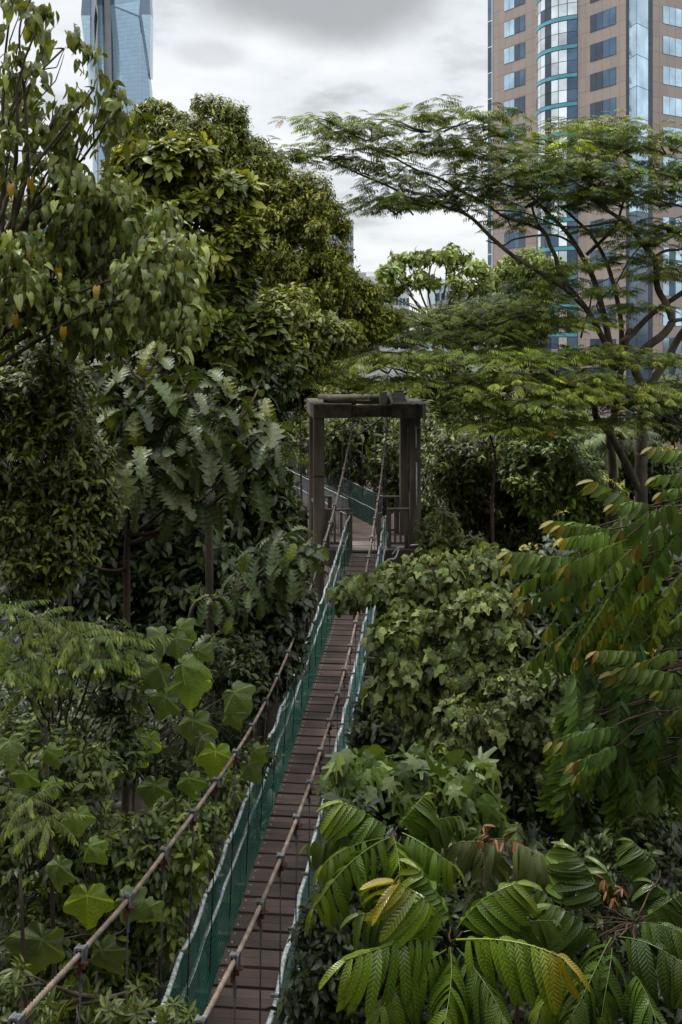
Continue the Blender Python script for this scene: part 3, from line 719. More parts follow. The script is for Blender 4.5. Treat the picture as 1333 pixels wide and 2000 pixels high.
MT['tg_c'] = tower_glass('folded_glass_dark', (0.16, 0.22, 0.30), .4)
MT['tg_grey'] = noise_mat('grey_core', (0.24, 0.26, 0.27), (0.34, 0.36, 0.37), .05, .5, 0)
MT['tg_pale'] = noise_mat('pale_core', (0.50, 0.53, 0.54), (0.60, 0.63, 0.64), .05, .5, 0)
YT = 1000.0
sk = thing('skyscraper', 'very tall folded blue glass skyscraper rising behind the trees', 'building', ((230-666.5)/F*YT, YT, 0))
def facet(nm, pts, mt):
    """A folded panel: front outline with its own distances, and a body behind it."""
    fr = np.array([P(px, py, YT+d) for px, py, d in pts]); n = len(fr)
    bk = fr.copy(); bk[:, 1] += 14
    a = Acc(); a.add(np.concatenate([fr, bk]), [tuple(range(n))[::-1], tuple(range(n, 2*n))]+[(i, (i+1) % n, n+(i+1) % n, n+i) for i in range(n)])
    return flat(a.build(nm, MT[mt], sk))
TP = -260; BT = 640+H/YT*F
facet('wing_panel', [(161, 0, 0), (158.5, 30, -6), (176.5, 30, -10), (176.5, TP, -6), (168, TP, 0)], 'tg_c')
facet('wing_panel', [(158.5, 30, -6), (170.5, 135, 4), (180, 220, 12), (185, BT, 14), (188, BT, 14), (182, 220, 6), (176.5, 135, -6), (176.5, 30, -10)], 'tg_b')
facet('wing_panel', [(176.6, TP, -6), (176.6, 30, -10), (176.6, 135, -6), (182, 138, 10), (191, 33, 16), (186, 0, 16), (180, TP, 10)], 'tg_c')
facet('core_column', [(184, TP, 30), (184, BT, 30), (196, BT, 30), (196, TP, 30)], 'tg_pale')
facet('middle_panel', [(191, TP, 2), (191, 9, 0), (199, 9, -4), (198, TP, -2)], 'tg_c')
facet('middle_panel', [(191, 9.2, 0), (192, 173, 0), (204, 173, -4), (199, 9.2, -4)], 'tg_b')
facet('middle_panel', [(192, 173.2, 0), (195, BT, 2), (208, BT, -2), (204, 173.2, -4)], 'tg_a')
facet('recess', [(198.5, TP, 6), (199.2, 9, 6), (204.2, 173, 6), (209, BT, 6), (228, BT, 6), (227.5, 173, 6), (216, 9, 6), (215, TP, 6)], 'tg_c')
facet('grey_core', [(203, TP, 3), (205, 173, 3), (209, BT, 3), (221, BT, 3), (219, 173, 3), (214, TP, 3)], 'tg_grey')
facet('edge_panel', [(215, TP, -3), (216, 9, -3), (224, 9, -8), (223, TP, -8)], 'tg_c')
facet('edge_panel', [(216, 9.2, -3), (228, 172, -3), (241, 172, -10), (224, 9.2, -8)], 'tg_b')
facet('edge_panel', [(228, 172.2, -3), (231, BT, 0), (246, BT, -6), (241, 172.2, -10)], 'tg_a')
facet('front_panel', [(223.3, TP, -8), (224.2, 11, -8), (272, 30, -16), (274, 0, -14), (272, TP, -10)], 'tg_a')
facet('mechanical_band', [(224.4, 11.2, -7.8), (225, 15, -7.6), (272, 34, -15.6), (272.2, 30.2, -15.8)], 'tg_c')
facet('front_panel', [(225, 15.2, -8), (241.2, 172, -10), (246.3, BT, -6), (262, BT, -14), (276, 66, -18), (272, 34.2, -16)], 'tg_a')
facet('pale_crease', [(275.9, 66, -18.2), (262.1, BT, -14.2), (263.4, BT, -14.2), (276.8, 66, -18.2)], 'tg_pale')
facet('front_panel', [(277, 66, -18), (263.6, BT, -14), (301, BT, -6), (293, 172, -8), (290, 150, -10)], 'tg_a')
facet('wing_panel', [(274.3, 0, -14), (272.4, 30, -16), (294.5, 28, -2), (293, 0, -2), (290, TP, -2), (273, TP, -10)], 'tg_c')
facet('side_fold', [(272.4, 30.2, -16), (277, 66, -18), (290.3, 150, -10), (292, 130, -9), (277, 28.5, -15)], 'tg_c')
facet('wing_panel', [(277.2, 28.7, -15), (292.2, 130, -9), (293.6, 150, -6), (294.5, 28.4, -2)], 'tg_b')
# --- slim far tower
def block(name, label, px0, px1, pyt, Y, dep, wm, rows, cols, fl=None, group=None):
    x0, x1 = (px0-666.5)/F*Y, (px1-666.5)/F*Y; zt = H+(640-pyt)/F*Y
    t = thing(name, label, 'building', ((x0+x1)/2, Y, 0), group)
    a = Acc(); a.box((x0, Y, 0), (x1, Y+dep, zt)); 
    a.box((x0+.15*(x1-x0), Y+.2*dep, zt+.02), (x0+.5*(x1-x0), Y+.6*dep, zt+.03*(x1-x0)+1)); flat(a.build('wall', MT[wm], t))
    a = Acc(); dx = (x1-x0)/cols; z_lo = zt-rows*(fl or 3.5)-1
    for r in range(rows):
        for c_ in range(cols):
            zc = zt-1.0-(r+.5)*(fl or 3.5)
            if zc < 2: continue
            a.box((x0+dx*(c_+.14), Y-.08, zc-.8), (x0+dx*(c_+.86), Y+.02, zc+.8))
    flat(a.build('window_rows', [MT['pane_mid']], t)); return t
MT['wall_grey'] = noise_mat('pale_grey_wall', (0.36, 0.38, 0.39), (0.46, 0.48, 0.49), .2, .7, 0)
MT['wall_white'] = noise_mat('white_wall', (0.55, 0.56, 0.56), (0.70, 0.71, 0.71), .2, .7, 0)
MT['wall_beige'] = noise_mat('beige_wall', (0.42, 0.33, 0.27), (0.55, 0.45, 0.38), .3, .7, 0)
MT['wall_blue'] = noise_mat('pale_blue_wall', (0.42, 0.53, 0.57), (0.50, 0.62, 0.66), .2, .5, 0)
block('high_rise', 'slim grey high rise peeking above the round crowned tree', 640, 691, 430, 420, 20, 'wall_grey', 14, 7, 4.5)
block('high_rise', 'long white low block seen through the airy pale tree', 704, 800, 540, 230, 20, 'wall_white', 5, 14, 3.2)
block('high_rise', 'pale blue glazed low block left of the granite office tower', 850, 956, 556, 210, 20, 'wall_blue', 4, 10, 3.2)
block('high_rise', 'grey box on the skyline behind the large round tree', 640, 732, 532, 300, 20, 'wall_grey', 5, 8, 3.2)
block('apartment_block', 'beige apartment block glimpsed through the leaves at far left', -160, 150, 400, 85, 14, 'wall_beige', 6, 9, 3.3)
# ------------------------------------------------------------------ leaves
class T:                                # a leaf (or frond) template in its own frame: y along, x across, z up
    def __init__(s, v, uv, faces, w=None):
        s.v = np.asarray(v, float); s.uv = np.asarray(uv, float); s.f = faces
        s.w = np.zeros(len(s.v)) if w is None else np.asarray(w, float)      # share of the second (young) colour
        s.b = np.ones(len(s.v)); s.loops = np.array([i for q in faces for i in q], np.int64); s.tot = np.array([len(q) for q in faces], np.int64)
        s.fuv = s.uv[s.loops]

def strip_leaf(wf, n=4, fold=.25, curl=.25, wave=0.0, back=None):
    """A folded leaf blade: half width wf(t), keeled along the midrib and curling down to the tip."""
    v = []; uv = []
    for i in range(n+1):
        t = i/n; w = wf(t); z = -curl*t*t; y = t*(1-.15*curl*t)
        yb = y-(back(t) if back else 0)
        wv = wave*math.sin(t*9.0)
        v += [(-w, yb, z+w*fold+wv), (0, y, z), (w, yb, z+w*fold-wv)]; uv += [(-1, t), (0, t), (1, t)]
    f = []
    for i in range(n):
        a = i*3; f += [(a, a+1, a+4, a+3), (a+1, a+2, a+5, a+4)]
    return T(v, uv, f)
def polar_leaf(rf, n=22, cup=.12, droop=.25, rings=(.55, 1.0), wavy=.03, off=.18):
    """A broad leaf drawn round its petiole point; y forward, gently cupped and drooping."""
    v = [(0, 0, 0)]; uv = [(0, 0)]
    for q in rings:
        for k in range(n):
            th = 2*math.pi*(k+.5)/n; r = rf(th)*q
            x, y = r*math.sin(th), r*math.cos(th); c5 = math.sin(th*2.5)
            z = -droop*(y if y > 0 else .3*abs(y))**2-cup*.8*abs(x)**1.5+wavy*math.sin(5*th+q*3)*q
            v.append((x, y, z)); uv.append((c5, q))
    f = [(0, 1+(k+1) % n, 1+k) for k in range(n)]
    for j in range(len(rings)-1):
        a, b = 1+j*n, 1+(j+1)*n
        f += [(a+k, a+(k+1) % n, b+(k+1) % n, b+k) for k in range(n)]
    f = [q[::-1] for q in f]
    return T(v, uv, f)
ov = lambda w, p=.45: (lambda t: w*(max(t, 0)**.6)*(max(1-t, 0)**p)*1.9+.004)
L_SMALL = strip_leaf(ov(.20), 2, .3, .25)                      # small oval leaf
L_OVAL = strip_leaf(ov(.21), 3, .28, .3)
L_LANCE = strip_leaf(ov(.13, .6), 3, .3, .35)
L_OBOV = strip_leaf(lambda t: .20*(t**.9)*(max(1-t, 0)**.28)*1.55+.012, 4, .25, .35)
L_HEART = strip_leaf(lambda t: .36*((t+.02)**.30)*(max(1-t, 0)**.80)*1.35+.004, 6, .30, .55, .035, lambda t: .16*(1-t)**3)
L_DROP = strip_leaf(lambda t: .33*((t+.02)**.38)*(max(1-t, 0)**.9)*1.75+.004, 5, .28, .35, .012, lambda t: .10*(1-t)**3)
def tri_lobe(th):
    th = (th+math.pi) % (2*math.pi)-math.pi
    r = .26+.42*max(0, math.cos(th/2.0))**4+.40*math.exp(-(th/.30)**2)+.22*math.exp(-((abs(th)-.92)/.20)**2)+.12*math.exp(-((abs(th)-1.9)/.4)**2)
    return r*(1-.45*math.exp(-((abs(th)-math.pi)/.35)**2))*(1+.05*math.sin(22*th))
L_MALLOW = polar_leaf(tri_lobe, 30, .35, .55, (.5, 1.0), .06)
def big_lobe(th):
    th = (th+math.pi) % (2*math.pi)-math.pi
    r = .52+.20*math.cos(th)+.30*math.exp(-(th/.36)**2)+.30*math.exp(-((abs(th)-1.1)/.30)**2)+.10*math.exp(-((abs(th)-2.1)/.3)**2)
    return r*(1-.62*math.exp(-((abs(th)-math.pi)/.30)**2))*(1+.025*math.sin(19*th))
L_BROAD = polar_leaf(big_lobe, 40, .50, .50, (.3, .65, 1.0), .05)
L_BROAD2 = polar_leaf(lambda th: big_lobe(th)*(1+.1*math.sin(2*th+1)), 40, .85, .85, (.3, .65, 1.0), .07)
def fingers(th):
    th = (th+math.pi) % (2*math.pi)-math.pi
    r = .34
    for c, h, w in ((0, .66, .24), (.85, .52, .22), (-.85, .52, .22), (1.65, .30, .25), (-1.65, .30, .25)): r = max(r, .22+h*math.exp(-((th-c)/w)**2)*1.15)
    return r
L_FINGER = polar_leaf(fingers, 36, .25, .5, (.5, 1.0), .02)
def lobed_blade(n=26, lobes=6, curl=.35, depth=.62, fold=.22, tw=0.0, wd=1.0):
    v = []; uv = []
    for i in range(n+1):
        t = i/n; env = wd*.42*(t**.55)*(max(1-t, 0)**.5)*1.75+.012
        ph = (t*lobes+.1) % 1.0
        sh = (1-ph)**.7 if ph > .12 else .35+ph*5
        w = env*(1-depth+depth*min(1, sh)) if t < .93 else env
        yy = t*(1-.12*curl*t)+.16*env*(1-t)*1.5
        z = -curl*t*t+tw*math.sin(t*5)*.06; w2 = w*(1+tw*.3*math.sin(t*11)); q = tw*.12*math.sin(t*3)
        v += [(-w2, yy+.05*w, z+w*fold), (-w*.5, t*(1-.12*curl*t)+.02, z+w*fold*.5-.012), (0, t*(1-.12*curl*t), z), (w*.5, t*(1-.12*curl*t)+.02, z+w*fold*.5-.012), (w, yy+.05*w+q*.3, z+w*fold+q)]
        uv += [(-1, t), (-.5, t), (0, t), (.5, t), (1, t)]
    f = []
    for i in range(n):
        for k in range(4): a = i*5+k; f.append((a, a+1, a+6, a+5))
    return T(v, uv, f)
L_BREAD = lobed_blade(48, 7, .5, .74, .28); L_BREAD2 = lobed_blade(48, 7, .9, .72, .16, 1.0)
L_BREADS = [L_BREAD, L_BREAD2, lobed_blade(44, 6, 1.15, .66, .35, -1.0, .85), lobed_blade(48, 8, .7, .78, .05, .8, 1.1), lobed_blade(40, 5, .3, .6, .4, .5, .8)]

def join(parts, rs=None):
    v = []; uv = []; f = []; w = []; n = 0; bb = []
    for t, Rm, p, s, ww in parts:
        bb.append(np.full(len(t.v), math.exp(rs.normal(0, .2)) if rs is not None else 1.0)); v.append((t.v*s)@np.asarray(Rm).T+p); uv.append(t.uv); w.append(np.full(len(t.v), ww) if np.isscalar(ww) else ww)
        f += [tuple(i+n for i in q) for q in t.f]; n += len(t.v)
    o = T(np.concatenate(v), np.concatenate(uv), f, np.concatenate(w)); o.b = np.concatenate(bb); return o
def frame(d, up):
    d = nrm(d); x = nrm(np.cross(d, up)); z = np.cross(x, d)
    return np.stack([x, d, z], -1)
def stalk(pts, r):                      # three-sided stalk as a template
    pts = np.asarray(pts, float); t = nrm(np.gradient(pts, axis=0)); a = nrm(np.cross(t, [0.3, 0.1, 1])); b = np.cross(t, a)
    v = []; k = len(pts)
    for i in range(k):
        for j in range(3):
            an = j*2.094; v.append(pts[i]+r*(1-.6*i/k)*(math.cos(an)*a[i]+math.sin(an)*b[i]))
    f = [(i*3+j, i*3+(j+1) % 3, (i+1)*3+(j+1) % 3, (i+1)*3+j) for i in range(k-1) for j in range(3)]
    return T(v, np.zeros((len(v), 2)), f)
I3 = np.eye(3)
def frond(leaf, pairs, length, ll, rise=.1, droop=.45, ang=62, sag=.5, tipw=.3, seed=0, tipn=2, taper=.55, r=.008):
    """A pinnate frond: leaflets in pairs along an arching stalk, the last ones young-coloured."""
    rs = np.random.RandomState(seed); n = 14
    s = np.linspace(0, 1, n); pts = np.stack([.04*np.sin(s*3+seed), s*(1-.15*droop*s), rise*s-droop*s*s], 1)*length
    parts = [(stalk(pts, r*length), I3, 0, 1, .25)]
    for k in range(pairs):
        t = .10+.90*(k+.3)/pairs
        p = np.array([np.interp(t, s, pts[:, i]) for i in range(3)]); p2 = np.array([np.interp(min(t+.05, 1), s, pts[:, i]) for i in range(3)])
        tg = nrm(p2-np.array([np.interp(max(t-.05, 0), s, pts[:, i]) for i in range(3)]))
        sx = nrm(np.cross(tg, [0, 0, 1])); upn = np.cross(sx, tg)
        sz = ll*(taper+(1-taper)*math.sin(math.pi*min(1, t*.95+.03))**.7)
        for sd in (-1, 1):
            if rs.rand() < .06: continue
            a = math.radians(ang+rs.uniform(-11, 11)-18*t)
            d = math.cos(a)*tg+math.sin(a)*sx*sd; d = d-np.array([0, 0, sag*(1+rs.uniform(-.3, .3))]); d = nrm(d)
            upv = nrm(upn*.8+sx*sd*.35+rs.normal(0, .26, 3))
            w = 0.0 if k < pairs-tipn else tipw*(k-(pairs-tipn)+1)/tipn
            parts.append((leaf, frame(d, upv), p, sz*rs.uniform(.9, 1.08), w))
    tg = nrm(pts[-1]-pts[-3]); parts.append((leaf, frame(tg-np.array([0, 0, sag*.5]), np.array([0, 0, 1.0])), pts[-1], ll*taper, tipw))
    return join(parts, rs)
def bipinnate(seed, n=7, L=1.0):
    rs = np.random.RandomState(seed); parts = []
    pin = strip_leaf(lambda t: .135*(max(1-t, 0)**.4)*(t+.12)**.3+.006, 2, .35, .25)
    s = np.linspace(0, 1, 6); pts = np.stack([0*s, s, .1*s-.28*s*s], 1)*L
    for k in range(n):
        t = .12+.88*(k+.5)/n; p = np.array([np.interp(t, s, pts[:, i]) for i in range(3)])
        for sd in (-1, 1):
            a = math.radians(58+rs.uniform(-8, 8)); d = np.array([sd*math.sin(a), math.cos(a), -.18+rs.uniform(-.1, .1)])
            parts.append((pin, frame(d, np.array([0, 0, 1.0])), p, .40*L*(.55+.45*math.sin(math.pi*(t*.85+.1))), 0.0))
    return join(parts, rs)

TINT = np.array([1.19, 1.13, .64])
class Fol:                              # gathers leaves into one foliage mesh
    def __init__(s): s.v = []; s.l = []; s.t = []; s.uv = []; s.c = []; s.n = 0
    def add(s, t, pos, d, up, size, col, col2=None):
        pos = np.atleast_2d(pos); k = len(pos)
        if not k: return
        R = frame(np.broadcast_to(d, (k, 3)), np.broadcast_to(up, (k, 3)))
        size = np.broadcast_to(np.asarray(size, float), (k,))
        v = np.einsum('kij,nj->kni', R, t.v)*size[:, None, None]+pos[:, None, :]
        m = len(t.v); col = np.broadcast_to(col, (k, 3))
        c = np.repeat((col*TINT)[:, None, :], m, 1)*t.b[None, :, None]
        if col2 is not None:
            c2 = np.broadcast_to(col2, (k, 3))*TINT; c = c*(1-t.w[None, :, None])+c2[:, None, :]*t.w[None, :, None]
        s.v.append(v.reshape(-1, 3)); s.c.append(c.reshape(-1, 3))
        s.l.append((t.loops[None, :]+(np.arange(k)*m)[:, None]+s.n).ravel()); s.t.append(np.tile(t.tot, k)); s.uv.append(np.tile(t.fuv, (k, 1)))
        s.n += k*m
    def build(s, name, m, parent, flatten=False):
        return raw_mesh(name, np.concatenate(s.v), np.concatenate(s.l), np.concatenate(s.t), m, None, np.concatenate(s.uv), np.concatenate(s.c), True, parent)

def rdirs(rng, n):
    return nrm(rng.normal(size=(n, 3)))
def cols(rng, n, a, b, p=2.0, j=.18):
    """Leaf colours between an old one and a young one."""
    k = rng.rand(n, 1)**p
    c = np.asarray(a)*(1-k)+np.asarray(b)*k
    return np.clip(c*np.exp(rng.normal(0, j, (n, 1)))*np.exp(rng.normal(0, .05, (n, 3))), .004, .6)
def clump_shoots(rng, clumps, sub=10, per=28, subr=(.30, .48), flat_=1.0, backp=.55, inner=.45, upb=.3):
    ps, ds = [], []
    for cl in clumps:
        c, r = cl[0], cl[1]; w = cl[2] if len(cl) > 2 else 1.0
        ns = max(3, int(sub*w)); u = rdirs(rng, ns); sc = c+u*r*rng.uniform(.62, .86, (ns, 1))
        for k in range(ns):
            sr = r*rng.uniform(*subr)*np.array([1, 1, flat_]); q = rdirs(rng, per)
            p = sc[k]+q*sr*rng.uniform(.55, 1.05, (per, 1))
            d = nrm(q*.7+u[k]*.5+np.array([0, 0, upb])+rng.normal(0, .15, (per, 3)))
            keep = np.linalg.norm((p-c)/r, axis=1) > inner
            keep &= ~((d[:, 1] > .25) & (rng.rand(per) < backp))
            ps.append(p[keep]); ds.append(d[keep])
    return np.concatenate(ps), np.concatenate(ds)
def perp(d):
    a = nrm(np.cross(d, np.array([.31, .17, .93]))); return a, np.cross(d, a)
def rosette(f, t, rng, p, d, k, size, a, b, spread=(45, 100), droop=.15, sj=.2, pw=2.0, j=.18, upm=.35):
    n = len(p); A, B = perp(d)
    ph = (np.arange(k)[None, :]*2.399+rng.rand(n, 1)*6.28).ravel(); al = np.radians(rng.uniform(*spread, n*k))
    D, A, B, Q = (np.repeat(x, k, 0) for x in (d, A, B, p))
    dr = np.cos(al)[:, None]*D+np.sin(al)[:, None]*(np.cos(ph)[:, None]*A+np.sin(ph)[:, None]*B)
    dr[:, 2] -= droop*rng.rand(n*k)*2
    up = nrm(D+np.array([0, 0, upm])+rng.normal(0, .15, (n*k, 3)))
    c = np.repeat(cols(rng, n, a, b, pw, j), k, 0)*np.exp(rng.normal(0, .12, (n*k, 1)))
    f.add(t, Q+dr*size*.06, dr, up, size*np.exp(rng.normal(0, sj, n*k)), c)
def hanging(f, t, rng, p, d, k, size, a, b, ln=.35, sj=.2, pw=2.0, stem=None, j=.2):
    """Leaves hanging by their stalks from a short arching twig."""
    n = len(p); q = np.tile((np.arange(k)+.5)/k, n); D = np.repeat(d, k, 0); Q = np.repeat(p, k, 0)
    pos = Q+D*ln*q[:, None]-np.array([0, 0, 1])*(ln*.45*q**2)[:, None]+rng.normal(0, size*.28, (n*k, 3))
    out = nrm(D*[1, 1, .2]+rng.normal(0, .5, (n*k, 3))*[1, 1, .3])
    dr = nrm(out*.6+np.array([0, 0, -1.0])*rng.uniform(.15, 1.4, (n*k, 1))+rng.normal(0, .28, (n*k, 3)))
    up = nrm(out+np.array([0, 0, .7])+rng.normal(0, .38, (n*k, 3)))
    c = cols(rng, n*k, a, b, pw, j)
    f.add(t, pos, dr, up, size*np.exp(rng.normal(0, sj, n*k)), c)
def sprig(f, t, rng, p, d, k, size, a, b, ln=.3, sj=.2, pw=2.0, droop=.3, j=.2):
    """Leaves set alternately along a twig."""
    n = len(p); q = np.tile((np.arange(k)+.5)/k, n); D = np.repeat(d, k, 0); Q = np.repeat(p, k, 0)
    A, B = perp(d); sgn = np.tile(np.where(np.arange(k) % 2, 1, -1), n)
    ph = np.repeat(rng.rand(n)*6.28, k); S = (np.cos(ph)[:, None]*np.repeat(A, k, 0)+np.sin(ph)[:, None]*np.repeat(B, k, 0))*sgn[:, None]
    pos = Q+D*ln*(q[:, None]-.3)
    dr = nrm(D*.55+S*.8+rng.normal(0, .2, (n*k, 3))-np.array([0, 0, droop]))
    up = nrm(np.array([0, 0, 1.0])+D*.5+rng.normal(0, .25, (n*k, 3)))
    c = np.repeat(cols(rng, n, a, b, pw, j), k, 0)*np.exp(rng.normal(0, .14, (n*k, 1)))
    f.add(t, pos, dr, up, size*np.exp(rng.normal(0, sj, n*k)), c)

def wob(pts, rng, a):                   # natural wander of a limb
    pts = np.array(pts, float); n = len(pts); k = np.linspace(0, 1, n)
    for i in range(3):
        pts[:, i] += a*np.sin(k*rng.uniform(4, 9)+rng.rand()*6)*np.sin(np.pi*k)
    return pts
def limb(acc, a, b, r0, r1, rng, bend=.25, n=9, sides=6):
    a = np.asarray(a, float); b = np.asarray(b, float); L = np.linalg.norm(b-a)
    m = (a+b)/2+np.array([0, 0, bend*L*.5])+rng.normal(0, .06*L, 3)
    t = np.linspace(0, 1, n)[:, None]; p = (1-t)**2*a+2*t*(1-t)*m+t*t*b
    acc.tube(wob(p, rng, .03*L), np.linspace(r0, r1, n), sides); return p
def tree(name, label, cat, trunk, rad, clumps, rng, leaf_fn, m='leaf', bark='bark', group=None, crown='crown', limbs=True, twigs=3, lr=.35, bend=.25, extra=None):
    """Trunk (with its limbs) and crown under one Empty at the trunk's foot."""
    trunk = spline(np.array(trunk, float), 8); t = thing(name, label, cat, (trunk[0][0], trunk[0][1], trunk[0][2]), group)
    a = Acc(); a.tube(wob(trunk, rng, rad*.7), np.linspace(rad, rad*.45, len(trunk)), 10)
    if limbs:
        for cl in clumps:
            c, r = cl[0], cl[1]; h = np.linalg.norm((trunk-c)[:, :2], axis=1)
            score = np.abs(trunk[:, 2]-(c[2]-.5*h)); i = max(2, int(np.argmin(score)))
            L = np.linalg.norm(c-trunk[i]); r0 = min(rad*.5, .014*L+.012)
            p = limb(a, trunk[i], c, r0, r0*.35, rng, bend)
            for k in range(twigs):
                q = c+rdirs(rng, 1)[0]*r*.75; limb(a, p[rng.randint(4, 9)], q, r0*.4, r0*.12, rng, .2, 6, 5)
    if extra: extra(a)
    a.build('trunk', MT[bark], t)
    f = Fol(); leaf_fn(f, rng); f.build(crown, MT[m], t)
    return t
def C(px, py, Y, rx, ry, rd=None, w=1.0):     # a clump: where the photo shows it, its size in photo pixels, its depth in metres
    k = Y/F; return (P(px, py, Y), np.array([rx*k, rd if rd else (rx+ry)*.5*k, ry*k]), w)
def R_(s): return np.random.RandomState(s)
# ------------------------------------------------------------------ trees and plants, far to near
DK, MD, YG = (.016, .029, .009), (.050, .078, .022), (.135, .165, .040)  # DK is kept extra dark so back-layer gaps look shaded
# far wood behind everything
def far_tree(label, px, py, Y, rx, ry, a, b, seed, size=.22, sub=26, per=60, nm='broadleaf_tree', grp='trees beyond the gate tower', leaf=L_SMALL):
    rng = R_(seed); c0 = P(px, py, Y); k = Y/F
    cl = [C(px, py, Y, rx*.8, ry*.8)]
    for i in range(6):
        an = rng.rand()*6.28; cl.append(C(px+math.cos(an)*rx*.55, py-abs(math.sin(an))*ry*.5+ry*.1, Y+rng.uniform(-.5, .5)*rx*k, rx*rng.uniform(.35, .55), ry*rng.uniform(.35, .55), None, .6))
    def lf(f, rng):
        p, d = clump_shoots(rng, cl, sub, per); sprig(f, leaf, rng, p, d, 5, size, a, b, size*1.8, pw=1.6)
    return tree(nm, label, 'tree', [(c0[0], Y, 0), (c0[0]+.2, Y, c0[2]*.5), (c0[0], Y, c0[2])], max(.14, rx*k*.05), cl, rng, lf, 'leaf', 'bark', grp, twigs=1)
far_tree('far dark green tree showing low between the gate tower posts', 700, 850, 36, 150, 110, (.03, .05, .014), (.16, .19, .05), 101)
far_tree('far dull green tree just left of the gate tower, above the second walkway', 590, 760, 38, 130, 100, (.03, .05, .015), (.15, .18, .05), 102)
far_tree('far bushy tree directly right of the gate tower', 880, 820, 38, 150, 130, (.025, .045, .014), (.12, .16, .04), 103)
far_tree('bright green bushy tree in front of the granite tower base', 1060, 860, 36, 110, 90, MD, (.13, .19, .05), 104)
far_tree('far tree low at the left, behind the breadfruit tree', 330, 800, 40, 200, 130, DK, (.08, .11, .035), 105)
far_tree('far tree at the left edge below the beige apartment block', 60, 760, 42, 190, 130, DK, (.08, .11, .035), 106)
far_tree('grey green far tree at the right edge beside the thick trunk', 1310, 800, 40, 70, 60, (.03, .045, .02), (.08, .10, .045), 107)
far_tree('low dense tree behind the thick trunk at the right', 1230, 930, 38, 130, 80, DK, (.09, .12, .05), 108)
far_tree('yellow green tree in front of the left edge of the granite tower', 1030, 545, 46, 75, 60, (.07, .11, .03), (.19, .24, .06), 109, .24, 16, 34)
far_tree('mid green tree behind the flat topped canopy in the middle', 960, 640, 44, 130, 70, (.035, .06, .02), (.12, .16, .045), 110)
far_tree('dark tree between the round crowned tree and the airy pale tree', 690, 640, 40, 90, 55, (.04, .06, .018), (.16, .19, .05), 111)
# airy pale tree with thin stems
def airy():
    rng = R_(7); Y = 42
    spots = [(760, 535, 40, 26), (800, 510, 45, 22), (840, 500, 45, 24), (880, 495, 45, 24), (910, 520, 45, 26), (850, 540, 60, 26), (790, 560, 50, 22), (900, 560, 50, 26), (935, 530, 35, 24), (745, 575, 30, 18), (950, 560, 40, 26)]
    cl = [C(x, y, Y+rng.uniform(-1, 1), rx*.8, ry*.62, .8) for x, y, rx, ry in spots]
    def lf(f, rng):
        p, d = clump_shoots(rng, cl, 7, 9, (.3, .5)); rosette(f, L_OVAL, rng, p, d, 6, .30, (.10, .14, .045), (.23, .29, .09), (50, 105), .2)
    b = P(850, 640, Y)
    tree('airy_tree', 'airy pale green tree with thin bare stems on the skyline right of centre', 'tree', [(b[0], Y, 0), (b[0]+.1, Y, b[2]*.6), (b[0], Y, b[2])], .22, cl, rng, lf, 'leaf', 'bark_grey')
airy()
# palm, grey green, behind the thick trunk
def palm():
    rng = R_(9); Y = 33; top = P(1185, 875, Y); t = thing('palm_tree', 'grey green feather palm partly hidden behind the thick trunk at the right', 'palm tree', (top[0], Y, 0))
    a = Acc(); a.tube(spline([(top[0], Y, 0), (top[0]+.1, Y, top[2]*.5), top], 6), .12, 8); a.build('trunk', MT['bark_grey'], t)
    fr = frond(L_LANCE, 34, 2.2, .55, .5, .75, 70, .55, 0, 4, 1, .5, .006); f = Fol()
    n = 17; ph = np.arange(n)*2.399; d = np.stack([np.cos(ph), np.sin(ph), np.linspace(1.1, -.1, n)], 1)
    f.add(fr, np.repeat(top[None], n, 0), d, np.array([0, 0, 1.0])+0*d, rng.uniform(.8, 1.05, n), cols(rng, n, (.045, .062, .035), (.11, .135, .085), 1.2))
    f.build('crown', MT['leaf'], t)
palm()

# large round crowned tree
def round_tree():
    rng = R_(21); Y = 25
    cl = [C(400, 250, Y, 95, 62), C(335, 262, Y, 55, 38), (C(455, 300, Y, 75, 60)), C(300, 235, Y+.5, 40, 30), C(500, 345, Y-.3, 55, 55), C(395, 320, Y-.5, 90, 70),
          C(585, 400, Y-.2, 80, 75), C(530, 380, Y-.5, 60, 60), C(630, 460, Y-.3, 58, 65), C(560, 470, Y-.8, 85, 80), C(645, 530, Y, 52, 50), C(600, 545, Y-.7, 90, 70), C(520, 560, Y-.5, 80, 70), C(690, 588, Y+.3, 52, 38), C(730, 625, Y+.5, 45, 32), C(480, 470, Y, 80, 90), C(620, 620, Y, 90, 60), C(255, 275, Y+.3, 40, 35)]
    def lf(f, rng):
        for i, c in enumerate(cl):
            yg = (.29, .30, .075) if i >= 6 else (.21, .23, .065)
            p, d = clump_shoots(rng, [c], 24, 74, (.18, .30)); sprig(f, L_OVAL, rng, p, d, 7, .105, (.062, .086, .022), yg, .24, pw=1.6, droop=.45)
    b = P(520, 700, Y)
    tree('round_crowned_tree', 'large round crowned tree of small yellowish green leaves at left of centre, before the sky', 'tree', [(b[0], Y, 0), (b[0]-.1, Y, 6), (b[0], Y, b[2]), P(490, 480, Y), P(430, 300, Y)], .34, cl, rng, lf, 'leaf_gloss', 'bark')
round_tree()

